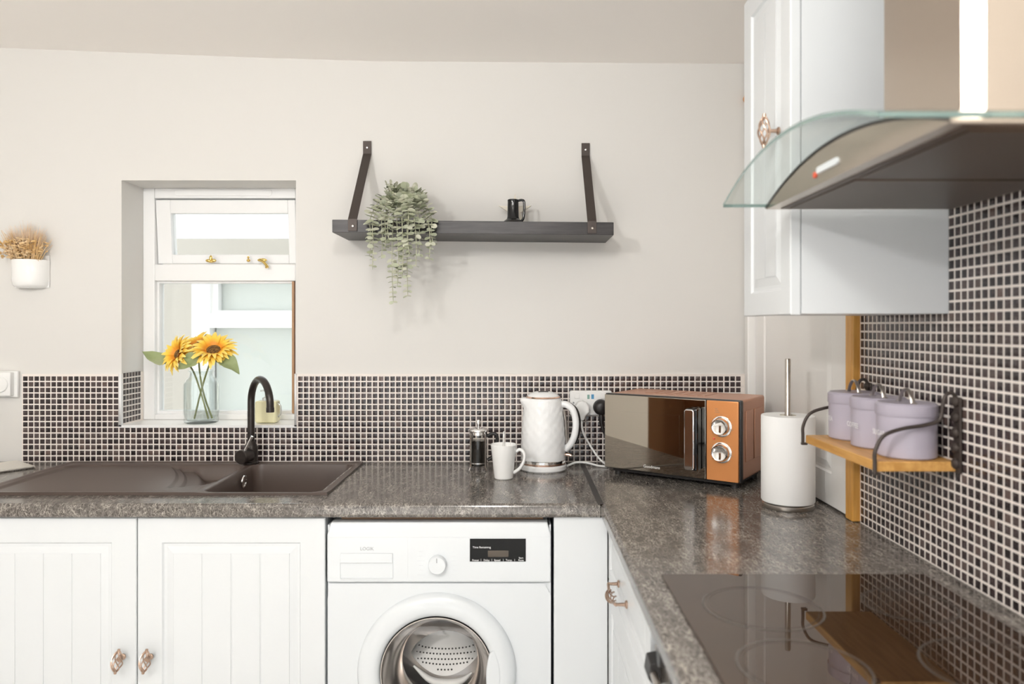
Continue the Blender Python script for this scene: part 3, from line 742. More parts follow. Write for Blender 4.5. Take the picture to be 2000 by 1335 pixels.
# dial
dcx, dcz = -0.2195, 0.738
bm = B(); lathe(bm, [(0, 0), (0.0245, 0), (0.0235, 0.016), (0.022, 0.018), (0, 0.018)], (dcx, dp, dcz), (0, -1, 0), 40); dl = fin('programme_dial', bm, 'appliance', fa)
fin('dial_pointer', bx(dcx - 0.002, dcx + 0.0005, dp - 0.0186, dp - 0.0175, dcz + 0.008, dcz + 0.020), 'print_grey', dl)
bm = B()
for k in range(16):
    a_ = 2 * PI * k / 16; px, pz = dcx + 0.031 * math.cos(a_), dcz + 0.029 * math.sin(a_)
    box(bm, px - 0.0008, px + 0.0008, dp - 0.0004, dp, pz - 0.0008, pz + 0.0008)
for sgn in (-1, 1):
    for i in range(6):
        wl = 0.010 + 0.006 * ((i * 7) % 3) / 2; xx = dcx + sgn * 0.045
        box(bm, xx - wl / 2, xx + wl / 2, dp - 0.0004, dp, dcz + 0.032 - i * 0.0125, dcz + 0.0332 - i * 0.0125)
fin('programme_marks', bm, 'print_pale', fa)
text('brand_lettering', 'LOGIK', 0.0125, (-0.409, dp - 0.0004, 0.778), (PI / 2, 0, 0), 'print_grey', fa)
dsp = fin('display', bx(-0.1335, 0.0165, dp - 0.001, dp + 0.001, 0.7445, 0.8055), 'display', fa)
fin('display_window', bx(-0.085, -0.030, dp - 0.0012, dp - 0.0008, 0.757, 0.774), 'lcd', dsp)
text('display_lettering', 'Time Remaining', 0.0075, (-0.126, dp - 0.0013, 0.7825), (PI / 2, 0, 0), 'print_white', dsp, 'LEFT', 0.0001)
for i, (s, x) in enumerate((('Power', -0.118), ('Delay', -0.0885), ('Speed', -0.060), ('Temp.', -0.0285))):
    text('display_lettering', s, 0.0070, (x, dp - 0.0013, 0.748), (PI / 2, 0, 0), 'print_white', dsp, 'CENTER', 0.0001)
text('display_lettering', 'Start\nPause', 0.0062, (0.0035, dp - 0.0013, 0.751), (PI / 2, 0, 0), 'print_white', dsp, 'CENTER', 0.0001)
for x in (-0.1035, -0.0745, -0.044, -0.0135): fin('display_divider', bx(x - 0.0003, x + 0.0003, dp - 0.0013, dp - 0.0009, 0.7455, 0.7515), 'print_white', dsp)
fin('capacity_print', bx(0.040, 0.066, dp - 0.0004, dp, 0.796, 0.7972), 'print_pale', fa)
# door ring with the grip notch on the right
yf = WMY
bm = B()
def notch(r, h, a_):
    return r
ax_c = (cx, yf, cz)
prof = [(0.213, -0.004), (0.2125, 0.006), (0.205, 0.016), (0.190, 0.022), (0.168, 0.023), (0.157, 0.018), (0.151, 0.006), (0.150, -0.03)]
lathe(bm, prof, ax_c, (0, -1, 0), 96)
ring = fin('door_ring', bm, 'appliance', wm, smooth=50)
bm = B(); poly = []
for k in range(15):
    a_ = math.radians(-26 + 52 * k / 14); poly.append((cx + 0.172 * math.cos(a_), cz - 0.005 + 0.172 * math.sin(a_)))
for k in range(15):
    a_ = math.radians(24 - 48 * k / 14); poly.append((cx + 0.133 + 0.012 * (1 - math.cos(a_ * 3)), cz - 0.005 + 0.150 * math.sin(a_)))
prism(bm, poly, yf - 0.0245, yf - 0.010, lambda u, v, d: (u, d, v)); fin('door_grip', bm, 'appliance', ring, bevel=0.004)
# chrome-look bezel inside the ring and deep glass bowl
bm = B(); lathe(bm, [(0.150, 0.012), (0.1475, 0.012), (0.146, -0.004), (0.128, -0.045), (0.112, -0.075), (0.105, -0.080)], ax_c, (0, -1, 0), 80); fin('door_bezel', bm, 'drum', ring, smooth=60)
bm = B(); lathe(bm, [(0.145, 0.002), (0.120, 0.006), (0.06, 0.010), (0.0, 0.012)], ax_c, (0, -1, 0), 64); fin('door_glass', bm, 'doorglass', ring, smooth=60)
bm = B(); lathe(bm, [(0.108, -0.078), (0.125, -0.082), (0.165, -0.10), (0.17, -0.06), (0.19, -0.03), (0.19, 0.0)], ax_c, (0, -1, 0), 64); fin('door_seal', bm, 'rubber', wm, smooth=60)
# drum
bm = B(); lathe(bm, [(0.118, -0.085), (0.235, -0.11), (0.24, -0.14), (0.24, -0.36), (0.20, -0.40), (0.0, -0.40)], ax_c, (0, -1, 0), 72); drm = fin('drum', bm, 'drum', wm, smooth=50)
# pale perforated bowl face that shows behind the glass
pc = Vector((cx + 0.008, yf + 0.125, cz - 0.012))
bm = B(); n_ = 36; top = []; bot = []
def lens(t):
    x = -0.098 + 0.196 * t; s = math.sin(PI * t) ** 0.75
    return x, 0.052 * s - 0.005 + 0.012 * t * (1 - t), -0.062 * s + 0.003
rows = 9; GG = []
for i in range(n_ + 1):
    x, zt_, zb_ = lens(i / n_); col = []
    for j in range(rows + 1):
        t = j / rows; z = zb_ + (zt_ - zb_) * t
        col.append(bm.verts.new(pc + Vector((x, 0.030 * (1 - math.cos(x * 9)) + 0.05 * t, z))))
    GG.append(col)
for i in range(n_):
    for j in range(rows): bm.faces.new((GG[i][j], GG[i + 1][j], GG[i + 1][j + 1], GG[i][j + 1]))
dm = fin('drum_paddle', bm, 'plastic', drm, smooth=80)
bm = B()
for r_ in range(5):
    for i in range(-9, 10):
        x = (i + 0.5 * (r_ % 2)) * 0.0098; z = 0.026 - r_ * 0.0125 - 0.02 + 1.6 * x * x * (1 if r_ > 2 else 0.3)
        t = (x + 0.098) / 0.196
        if not 0.06 < t < 0.94: continue
        _, zt_, zb_ = lens(t); tt = (z - zb_) / max(1e-6, zt_ - zb_)
        if not 0.12 < tt < 0.9: continue
        p = pc + Vector((x, 0.030 * (1 - math.cos(x * 9)) + 0.05 * tt - 0.0012, z))
        lathe(bm, [(0.0026, 0), (0, 0.0003)], p, (0, -1, 0.3), 8)
fin('perforations', bm, 'dark', dm)
bm = B(); tube(bm, spline([pc + Vector((-0.088, -0.004, -0.028)), pc + Vector((-0.04, -0.012, -0.064)), pc + Vector((0.01, -0.014, -0.073)), pc + Vector((0.05, -0.012, -0.066)), pc + Vector((0.078, -0.004, -0.048))], 6), [0.003 + 0.009 * math.sin(PI * i / 24) for i in range(25)], 12); fin('bowl_lip', bm, 'plastic', drm)
for zz, rr in ((0.062, 0.010), (0.040, 0.006)):
    pass
fin('rear_panel', bx(WMX0, WMX1, -0.06, -0.05, 0.03, 0.84), 'dark', wm)

# ================================================================== HOB
hob = thing('induction_hob', 'black glass four-zone hob set into the worktop beside the mosaic wall', 'hob', (0.5175, -1.48, ZT))
HX0, HX1, HY0, HY1 = 0.268, 0.767, -1.772, -1.181
fin('glass_top', bx(HX0, HX1, HY0, HY1, ZT + 0.0003, ZT + 0.006), 'hobglass', hob, bevel=0.0012)
for (x, y, r) in ((0.405, -1.345, 0.098), (0.390, -1.560, 0.090), (0.655, -1.335, 0.075), (0.655, -1.565, 0.098)):
    bm = B()
    lathe(bm, [(r - 0.004, 0.0060), (r, 0.0060)], (x, y, ZT + 0.0003), seg=72)
    lathe(bm, [(r * 0.90 - 0.0008, 0.0060), (r * 0.90, 0.0060)], (x, y, ZT + 0.0003), seg=72)
    fin('zone_ring', bm, 'ring', hob, recalc=False)

# ================================================================== WALL CABINET
CX0, CX1, CYn, CYf, CZ0, CZ1 = 0.540, 0.822, -1.164, -0.872, 1.3985, 2.1185
wc = thing('wall_cabinet', 'white wall cabinet with panelled door between hood and old door', 'cabinet', (0.68, -1.02, CZ0))
bm = B(); box(bm, CX0, CX1, CYn, CYn + 0.018, CZ0, CZ1); box(bm, CX0, CX1, CYf - 0.018, CYf, CZ0, CZ1); box(bm, CX0, CX1, CYn + 0.018, CYf - 0.018, CZ0, CZ0 + 0.018); box(bm, CX0, CX1, CYn + 0.018, CYf - 0.018, CZ1 - 0.018, CZ1); box(bm, CX1 - 0.01, CX1, CYn + 0.018, CYf - 0.018, CZ0 + 0.018, CZ1 - 0.018)
fin('carcass', bm, 'white', wc)
fW = lambda u, v, w: (0.519 - w, u, v)
bm = B(); fld = panel_slab(bm, CYn + 0.001, CYf - 0.001, CZ0 - 0.002, CZ1, 0.019, 0.050, fW); wd_ = fin('door', bm, 'white', wc, smooth=4)
bm = B(); planked(bm, *fld, fW, 2); fin('door_panel', bm, 'white', wd_, smooth=4)
cage_knob(wd_, (0.487, -1.108, 1.763), (-1, 0, 0), length=0.060, r=0.0105, tilt=-0.05)

# ================================================================== COOKER HOOD
hy0, hy1, hyc = -1.781, -1.181, -1.481
hd = thing('cooker_hood', 'steel chimney cooker hood with curved glass canopy above the hob', 'cooker hood', (0.62, hyc, 1.595))
def arc(y): return 0.054 * (1 - ((y - hyc) / 0.3) ** 2)
def canopy(x0, x1, z, th, ya, yb, n=28):
    bm = B(); A = []
    for i in range(n + 1):
        y = ya + (yb - ya) * i / n; h = z + arc(y)
        A.append([bm.verts.new((x0, y, h)), bm.verts.new((x1, y, h)), bm.verts.new((x1, y, h + th)), bm.verts.new((x0, y, h + th))])
    for P, Q in zip(A, A[1:]):
        for k in range(4): bm.faces.new((P[k], P[(k + 1) % 4], Q[(k + 1) % 4], Q[k]))
    bm.faces.new(A[0][::-1]); bm.faces.new(A[-1]); return bm
gl = fin('glass_canopy', canopy(0.385, XR - 0.003, 1.599, 0.006, hy0, hy1), 'hoodglass', hd, flat_area=1)
gl.data.materials.append(MT['hoodglassedge'])
for p in gl.data.polygons:
    if abs(p.normal.x) > 0.9 or abs(p.center.y) > 0.2995: p.material_index = 1
bm = B(); poly = [(hy0 + 0.004, 1.5945)] + [(hy0 + 0.004 + (hy1 - hy0 - 0.008) * i / 30, 1.5962 + arc(hy0 + 0.004 + (hy1 - hy0 - 0.008) * i / 30)) for i in range(31)] + [(hy1 - 0.004, 1.5945)]
prism(bm, poly, 0.465, XR - 0.004, lambda u, v, d: (d, u, v)); hb_ = fin('hood_body', bm, 'hoodsteel', hd, flat_area=0.012)
bm = B()
for i in range(30):
    ya, yb = hy0 + 0.002 + (hy1 - hy0 - 0.004) * i / 30, hy0 + 0.002 + (hy1 - hy0 - 0.004) * (i + 1) / 30
    v = [bm.verts.new((x, y, z)) for (x, y, z) in ((0.4635, ya, 1.5945 + arc(ya)), (0.4635, yb, 1.5945 + arc(yb)), (0.4635, yb, 1.5985 + arc(yb)), (0.4635, ya, 1.5985 + arc(ya)))]
    bm.faces.new(v)
fin('canopy_seal', bm, 'black', hb_)
for ya, yb in ((hy0 + 0.03, hyc - 0.006), (hyc + 0.006, hy1 - 0.03)):
    bm = bx(0.500, XR - 0.03, ya, yb, 1.5915, 1.5950); fl = fin('grease_filter', bm, 'filter', hd, bevel=0.001)
fin('filter_bezel', bx(0.488, XR - 0.018, hy0 + 0.018, hy1 - 0.018, 1.5932, 1.5944), 'filter', hd)
c_ = 0.022
poly = [(0.597, -1.367), (0.597, -1.597 + c_), (0.597 + c_, -1.597), (XR - 0.002, -1.597), (XR - 0.002, -1.367)]
bm = B(); prism(bm, poly, 1.652, 2.291, lambda u, v, d: (u, v, d)); fin('chimney', bm, 'hoodsteel', hd, bevel=0.001)
# badge on the front of the body
bm = B(); prism(bm, rrect(-1.500, -1.425, 1.6115, 1.6215, 0.004), 0.4625, 0.4652, lambda u, v, d: (d, u, v)); fin('badge', bm, 'print_pale', hb_)
bm = B(); lathe(bm, [(0, 0.0025), (0.0048, 0.002), (0.0048, 0)], (0.465, -1.415, 1.612), (-1, 0, 0), 16); fin('badge_dot', bm, 'red', hb_)

# ================================================================== PINE SHELF AND CANISTERS
ps = thing('pine_shelf', 'small golden pine shelf on black metal brackets on the mosaic wall', 'shelf', (0.745, -1.03, 1.102))
PY0, PY1, PX0 = -1.197, -0.859, 0.667
fin('board', bx(PX0, XR - 0.004, PY0, PY1, 1.102, 1.121), 'pine', ps, bevel=0.002)
for y in (PY0 - 0.003, PY1 + 0.006):
    bm = B()
    box(bm, XR - 0.0085, XR - 0.0035, y - 0.011, y + 0.011, 1.100, 1.242)
    bk = fin('bracket', bm, 'blackiron', ps, bevel=0.002)
    bm = B()
    for i in range(5): lathe(bm, [(0, 0), (0.010, 0), (0.010, 0.004), (0.006, 0.008), (0, 0.009)], (XR - 0.0085, y, 1.118 + i * 0.029), (-1, 0, 0), 14)
    fin('bracket_studs', bm, 'blackiron', bk)
    bm = B()
    pts = spline([(XR - 0.007, y, 1.236), (XR - 0.016, y, 1.249), (0.796, y, 1.246), (0.790, y, 1.228), (0.784, y, 1.200), (0.758, y, 1.190), (0.715, y, 1.183), (0.680, y, 1.170), (0.664, y, 1.142), (0.663, y, 1.118), (0.663, y, 1.097)], 6)
    tube(bm, pts, 0.0036, 10); box(bm, 0.660, 0.672, y - 0.005, y + 0.005, 1.097, 1.1018); fin('bracket_rod', bm, 'blackiron', bk)
for i, (y, s, lab) in enumerate(((-1.137, 'SUGAR', 'lilac lidded canister at the near end of the pine shelf, largest in view'), (-1.0255, 'COFFEE', 'lilac lidded canister in the middle of the three on the pine shelf'), (-0.914, 'TEA', 'lilac lidded canister at the far end of the pine shelf next to the pine trim'))):
    c = (0.755, y, 1.1215); R_ = 0.0535
    cn = thing('canister', lab, 'canister', c, group='lilac canisters on the pine shelf')
    bm = B(); lathe(bm, [(0, 0), (R_ - 0.003, 0), (R_, 0.003), (R_, 0.084), (0, 0.084)], c, seg=48); cb_ = fin('body', bm, 'lilac', cn)
    bm = B(); lathe(bm, [(R_ + 0.0016, 0.0805), (R_ + 0.0022, 0.082), (R_ + 0.0016, 0.101), (R_ - 0.003, 0.105), (R_ - 0.012, 0.1035), (0, 0.1045)], c, seg=48); ld = fin('lid', bm, 'lilac', cn)
    bm = B(); pts = []
    for k in range(15):
        t = PI * k / 14; pts.append((c[0], c[1] + 0.020 * math.cos(t) * (1.25 - 0.25 * math.sin(t)), c[2] + 0.1048 + 0.026 * math.sin(t)))
    pts = [(c[0], c[1] + 0.033, c[2] + 0.1052)] + pts + [(c[0], c[1] - 0.033, c[2] + 0.1052)]
    tube(bm, pts, 0.0042, 8, flat=0.45); fin('handle', bm, 'steel', ld)
    text('lettering', s, 0.015, (c[0] - R_ - 0.0008, c[1], c[2] + 0.045), (PI / 2, 0, -PI / 2), 'print_white', cb_, 'CENTER', 0.0001)

# ================================================================== PAPER TOWEL HOLDER
tc_ = (0.705, -0.642, ZT)
th = thing('paper_towel_holder', 'upright chrome kitchen roll holder standing in front of the old door', 'towel holder', tc_)
bm = B(); lathe(bm, [(0, 0), (0.064, 0), (0.0655, 0.003), (0.0655, 0.011), (0.062, 0.015), (0.0, 0.016)], tc_, seg=56); fin('base', bm, 'steel', th)
bm = B(); lathe(bm, [(0, 0.016), (0.0075, 0.016), (0.0075, 0.386), (0.006, 0.389), (0, 0.389)], tc_, seg=20); fin('rod', bm, 'steel', th)
rl = thing('kitchen_roll', 'white kitchen paper roll on the chrome holder', 'paper roll', (tc_[0], tc_[1], ZT + 0.0165))
bm = B(); lathe(bm, [(0.021, 0.0), (0.066, 0.0), (0.0675, 0.003), (0.0675, 0.221), (0.066, 0.224), (0.021, 0.224), (0.021, 0.0)], (tc_[0], tc_[1], ZT + 0.0165), seg=64); fin('paper', bm, 'towel', rl)
bm = B(); lathe(bm, [(0.0205, 0.001), (0.0205, 0.2245), (0.0190, 0.2245), (0.0190, 0.001)], (tc_[0], tc_[1], ZT + 0.0165), seg=32); fin('card_core', bm, 'ivory', rl)

# ================================================================== MICROWAVE
FLx, FLy, FRx, FRy = 0.2736, -0.212, 0.6355, -0.463
MW = math.hypot(FRx - FLx, FRy - FLy); ang = math.atan2(FRy - FLy, FRx - FLx)
mw = thing('microwave', 'copper microwave with black mirrored door and two chrome knobs in the corner', 'microwave', (FLx, FLy, ZT), ang, local=True)
D_ = 0.243; z0, z1 = 0.020, 0.258
bm = bx(0.003, MW - 0.003, 0.022, D_, z0 + 0.004, z1); bd = fin('casing', bm, 'copperside', mw, bevel=0.006)
bm = B(); xs = MW - 0.003
fbox(bm, lambda u, v, wv: (xs + wv, u, v), 0.05, 0.12, 0.075, 0.225, 0, 0.003); fbox(bm, lambda u, v, wv: (xs + wv, u, v), 0.132, 0.215, 0.075, 0.225, 0, 0.003); fin('side_panel_relief', bm, 'copperside', bd, bevel=0.002)
bm = B()
for i in range(6): box(bm, 0.10 + i * 0.035, 0.125 + i * 0.035, 0.09, 0.20, z1, z1 + 0.0012)
fin('top_relief', bm, 'copperside', bd, bevel=0.0008)
fin('front_frame', bx(0, MW, 0.004, 0.024, z0, z1 + 0.001), 'black', mw, bevel=0.003)
fin('underside_shadow', bx(0.02, MW - 0.02, 0.02, D_ - 0.01, 0.010, z0 + 0.006), 'black', mw)  # black box stands in for the dark shadow beneath the casing
xd = 0.337
door = fin('door', bx(0.002, xd, -0.004, 0.006, z0 + 0.003, z1 - 0.002), 'mirrorglass', mw, bevel=0.0015)
fin('viewing_window', bx(0.055, 0.255, -0.0044, -0.0036, 0.075, 0.205), 'mirrorglass', door)
text('brand_lettering', 'Goodmans', 0.0125, (0.165, -0.0045, 0.040), (PI / 2, 0, 0), 'print_white', door)
fin('control_panel', bx(xd + 0.003, MW - 0.006, -0.004, 0.006, z0 + 0.003, z1 - 0.002), 'copper', mw, bevel=0.0015)
bm = B(); tube(bm, spline([(0.308, -0.006, 0.055), (0.308, -0.030, 0.058), (0.308, -0.037, 0.075), (0.308, -0.038, 0.14), (0.308, -0.037, 0.205), (0.308, -0.030, 0.222), (0.308, -0.006, 0.225)], 6), 0.014, 14, flat=0.6)
hnd = fin('handle', bm, 'black', door)
bm = B(); prism(bm, rrect(0.287, 0.317, 0.052, 0.230, 0.008), -0.047, -0.041, lambda u, v, d: (u, d, v)); fin('handle_face', bm, 'chrome', hnd, bevel=0.0025)
fin('handle_base', bx(0.287, 0.325, -0.041, -0.004, 0.050, 0.232), 'blackgloss', hnd, bevel=0.005)
kx = (xd + 0.003 + MW - 0.006) / 2 - 0.002
for kz in (0.182, 0.106):
    bm = B(); lathe(bm, [(0, 0), (0.030, 0), (0.0305, 0.002), (0.027, 0.003), (0.0255, 0.003), (0.0245, 0.020), (0.021, 0.024), (0.017, 0.0225), (0, 0.0215)], (kx, -0.004, kz), (0, -1, 0), 44); kn = fin('knob', bm, 'chrome', mw)
    bm = B()
    for k in range(11):
        a_ = math.radians(-40 + 26 * k); px, pz = kx + 0.0335 * math.cos(a_), kz + 0.0335 * math.sin(a_)
        if px > MW - 0.010 or px < xd + 0.006: continue
        box(bm, px - 0.0022, px + 0.0022, -0.0046, -0.0038, pz - 0.0005, pz + 0.0005)
    fin('dial_marks', bm, 'brownwood', mw)
bm = B(); lathe(bm, [(0, 0.003), (0.0035, 0.002), (0.0035, 0)], (kx - 0.022, -0.004, 0.145), (0, -1, 0), 14); fin('indicator', bm, 'red', mw)
bm = B()
for i in range(3): box(bm, kx - 0.02, kx - 0.02 + 0.014 - 0.003 * i, -0.0045, -0.0038, 0.222 + i * 0.005, 0.2235 + i * 0.005)
fin('panel_print', bm, 'brownwood', mw)
for (fx, fy) in ((0.03, 0.04), (MW - 0.03, 0.04), (0.03, D_ - 0.03), (MW - 0.03, D_ - 0.03)):
    bm = B(); lathe(bm, [(0, 0), (0.013, 0), (0.011, 0.022), (0, 0.022)], (fx, fy, 0.0), seg=16); fin('foot', bm, 'black', mw)

# ================================================================== SOCKET, PLUGS AND LEADS
sk = thing('double_socket', 'white double wall socket on the mosaic splashback behind the kettle', 'socket', (0.236, -0.007, 1.108))
bm = B(); prism(bm, rrect(0.174, 0.320, 1.064, 1.150, 0.006), -0.022, -0.0066, lambda u, v, d: (u, d, v)); pl = fin('face_plate', bm, 'plastic', sk, bevel=0.003)
for x in (0.199, 0.290):
    fin('rocker_switch', bx(x - 0.008, x + 0.008, -0.025, -0.022, 1.122, 1.141), 'plastic', sk, bevel=0.0012)
bm = B()
for x in (0.187,): lathe(bm, [(0, 0.001), (0.0032, 0.001), (0.0032, 0)], (x, -0.022, 1.108), (0, -1, 0), 12)
fin('screw_cap', bm, 'print_grey', sk)
fin('sticker', bx(0.235, 0.243, -0.0226, -0.022, 1.121, 1.136), 'teal', sk); fin('sticker', bx(0.249, 0.258, -0.0226, -0.022, 1.121, 1.137), 'blue', sk)
wp = thing('kettle_plug', 'white plug and lead of the kettle in the double socket', 'plug', (0.214, -0.024, 1.09))
bm = B(); prism(bm, [(0.188, 1.070), (0.190, 1.100), (0.200, 1.114), (0.214, 1.118), (0.228, 1.114), (0.238, 1.100), (0.240, 1.078), (0.226, 1.066), (0.222, 1.050), (0.206, 1.050), (0.202, 1.066)], -0.062, -0.0255, lambda u, v, d: (u, d, v)); fin('plug_body', bm, 'plastic', wp, bevel=0.006)
bm = B(); tube(bm, spline([(0.214, -0.045, 1.054), (0.214, -0.047, 1.03), (0.222, -0.05, 1.00), (0.243, -0.06, 0.963), (0.268, -0.075, 0.927), (0.287, -0.09, 0.910), (0.296, -0.105, 0.9045), (0.29, -0.115, 0.9045), (0.262, -0.105, 0.9055), (0.225, -0.10, 0.914), (0.19, -0.105, 0.916), (0.165, -0.115, 0.909), (0.1585, -0.120, 0.9065)], 7), 0.0037, 10); fin('lead', bm, 'plastic', wp)
bp_ = thing('microwave_plug', 'black plug and lead in the socket beside the microwave', 'plug', (0.281, -0.024, 1.09))
bm = B(); lathe(bm, [(0, 0.038), (0.015, 0.037), (0.024, 0.030), (0.027, 0.018), (0.027, 0.002), (0, 0.002)], (0.281, -0.0255, 1.094), (0, -1, 0), 28); fin('plug_body', bm, 'black', bp_)
bm = B(); tube(bm, spline([(0.281, -0.045, 1.075), (0.282, -0.047, 1.04), (0.289, -0.050, 1.01), (0.300, -0.052, 0.99), (0.32, -0.055, 0.96)], 7), [0.0085] * 8 + [0.006] * 6 + [0.004] * 15, 10); fin('lead', bm, 'black', bp_)

# ================================================================== KETTLE
kc = (0.078, -0.135, ZT)
kt = thing('electric_kettle', 'white quilted electric kettle with rose gold trim beside the microwave', 'kettle', kc)
bm = B(); lathe(bm, [(0, 0), (0.074, 0), (0.078, 0.004), (0.078, 0.015), (0.074, 0.020), (0.0, 0.020)], kc, seg=64); fin('power_base', bm, 'kettle', kt)
bm = B(); lathe(bm, [(0.0735, 0.0198), (0.0755, 0.021), (0.0755, 0.0235), (0.073, 0.0245)], kc, seg=64); fin('base_ring', bm, 'rosegold', kt)
bm = B(); lathe(bm, [(0.0742, 0.0245), (0.0755, 0.026), (0.0752, 0.034), (0.0735, 0.0355), (0.0, 0.0355)], kc, seg=64); fin('chrome_band', bm, 'chrome', kt)
KR = [(0.0355, 0.0742), (0.06, 0.0745), (0.10, 0.0735), (0.14, 0.0715), (0.18, 0.0680), (0.21, 0.0645), (0.228, 0.0610), (0.236, 0.0575)]
def kr(h):
    for (h0, r0), (h1, r1) in zip(KR, KR[1:]):
        if h <= h1: t = (h - h0) / (h1 - h0); return r0 + (r1 - r0) * t
    return KR[-1][1]
NS = 112
def quilt(r, h, a_):
    t = sstep(0.04, 0.06, h) * (1 - sstep(0.205, 0.222, h))
    u = a_ * 14 / (2 * PI); v = h / 0.034
    q = abs(((u + v) % 1.0) - 0.5) + abs(((u - v) % 1.0) - 0.5)
    rr = r + t * (0.0017 * q - 0.0009)
    # spout lip towards -x
    sp = max(0.0, math.cos(a_ - sp_a)) ** 14 * sstep(0.198, 0.232, h) * 0.017
    return rr + sp
ax_, u_, v_ = axes((0, 0, 1)); sp_a = math.atan2(Vector((-1, -0.05, 0)).dot(v_), Vector((-1, -0.05, 0)).dot(u_))
hs = [0.0355 + (0.236 - 0.0355) * i / 84 for i in range(85)]
bm = B(); lathe(bm, [(kr(h), h) for h in hs] + [(0.052, 0.2375), (0.0, 0.2375)], kc, seg=NS, rfun=quilt); fin('jug', bm, 'kettle', kt, smooth=28)
bm = B(); lathe(bm, [(0.0560, 0.237), (0.0575, 0.2385), (0.0555, 0.2415), (0.052, 0.2425)], kc, seg=56); fin('lid_ring', bm, 'rosegold', kt)
bm = B(); lathe(bm, [(0.054, 0.239), (0.052, 0.2440), (0.045, 0.250), (0.030, 0.2565), (0.012, 0.2585), (0, 0.2585)], kc, seg=56); lid = fin('lid', bm, 'kettle', kt)
bm = B(); tube(bm, [(kc[0] - 0.016, kc[1] - 0.020, kc[2] + 0.2575), (kc[0], kc[1] - 0.021, kc[2] + 0.2582), (kc[0] + 0.016, kc[1] - 0.020, kc[2] + 0.2575)], 0.0022, 8); fin('lid_catch', bm, 'black', lid)
hx = kc[0]; hp = [(hx + 0.056, kc[1] - 0.006, kc[2] + 0.215), (hx + 0.078, kc[1] - 0.012, kc[2] + 0.214), (hx + 0.098, kc[1] - 0.016, kc[2] + 0.196), (hx + 0.107, kc[1] - 0.018, kc[2] + 0.160), (hx + 0.104, kc[1] - 0.018, kc[2] + 0.120), (hx + 0.092, kc[1] - 0.015, kc[2] + 0.088), (hx + 0.073, kc[1] - 0.008, kc[2] + 0.066)]
bm = B(); tube(bm, spline(hp, 8), [0.0115] * 49, 16); hd2 = fin('handle', bm, 'kettle', kt)
bm = B(); tube(bm, spline([(x + 0.0075, y + 0.004, z) for x, y, z in hp[1:-1]], 8), [0.0095] * 33, 14); fin('handle_grip', bm, 'black', hd2)
bm = B(); tube(bm, spline([(hx + 0.069, kc[1] - 0.016, kc[2] + 0.195), (hx + 0.075, kc[1] - 0.014, kc[2] + 0.15), (hx + 0.0765, kc[1] - 0.012, kc[2] + 0.085)], 8), 0.0045, 8); fin('water_gauge', bm, 'steel', kt)
bm = B(); tube(bm, [(hx + 0.070, kc[1] - 0.01, kc[2] + 0.050), (hx + 0.084, kc[1] - 0.014, kc[2] + 0.050), (hx + 0.093, kc[1] - 0.016, kc[2] + 0.046)], [0.0055, 0.0055, 0.005], 10); fin('switch', bm, 'rosegold', kt)

# ================================================================== CAFETIERE
cc = (-0.136, -0.155, ZT)
cf_ = thing('cafetiere', 'small chrome and glass cafetiere full of black coffee', 'cafetiere', cc)
bm = B(); lathe(bm, [(0, 0.012), (0.0275, 0.012), (0.0285, 0.016), (0.0285, 0.128), (0.0265, 0.128), (0.0265, 0.018), (0, 0.016)], cc, seg=40); fin('beaker', bm, 'potglass', cf_)
bm = B(); lathe(bm, [(0, 0.0165), (0.0262, 0.0165), (0.0262, 0.098), (0, 0.098)], cc, seg=40); fin('coffee', bm, 'coffee', cf_)
fr_ = B()
lathe(fr_, [(0.0290, 0.118), (0.0302, 0.118), (0.0302, 0.127), (0.0290, 0.127), (0.0290, 0.118)], cc, seg=40)
lathe(fr_, [(0.0290, 0.024), (0.0300, 0.024), (0.0300, 0.028), (0.0290, 0.028), (0.0290, 0.024)], cc, seg=40)
for a_ in (PI * 1.22, PI * 1.78, PI * 0.25, PI * 0.75):
    ca, sa = math.cos(a_), math.sin(a_)
    tube(fr_, [(cc[0] + 0.0305 * ca, cc[1] + 0.0305 * sa, cc[2] + 0.122), (cc[0] + 0.0305 * ca, cc[1] + 0.0305 * sa, cc[2] + 0.026), (cc[0] + 0.031 * ca, cc[1] + 0.031 * sa, cc[2] + 0.014), (cc[0] + 0.037 * ca, cc[1] + 0.037 * sa, cc[2] + 0.003)], 0.0028, 8)
fin('frame', fr_, 'chrome', cf_)
bm = B(); lathe(bm, [(0, 0.128), (0.0335, 0.128), (0.0345, 0.131), (0.0335, 0.134), (0.026, 0.138), (0.010, 0.141), (0, 0.141)], cc, seg=40); fin('lid', bm, 'chrome', cf_)
bm = B(); lathe(bm, [(0.0022, 0.138), (0.0022, 0.150), (0.007, 0.152), (0.0078, 0.159), (0.005, 0.165), (0, 0.167)], cc, seg=20); fin('plunger_knob', bm, 'chrome', cf_)
bm = B(); tube(bm, spline([(cc[0] + 0.029, cc[1] - 0.004, cc[2] + 0.112), (cc[0] + 0.046, cc[1] - 0.006, cc[2] + 0.121), (cc[0] + 0.060, cc[1] - 0.008, cc[2] + 0.116), (cc[0] + 0.062, cc[1] - 0.008, cc[2] + 0.095), (cc[0] + 0.055, cc[1] - 0.008, cc[2] + 0.070), (cc[0] + 0.046, cc[1] - 0.006, cc[2] + 0.045), (cc[0] + 0.031, cc[1] - 0.004, cc[2] + 0.034)], 6), 0.0058, 12); fin('handle', bm, 'black', cf_)

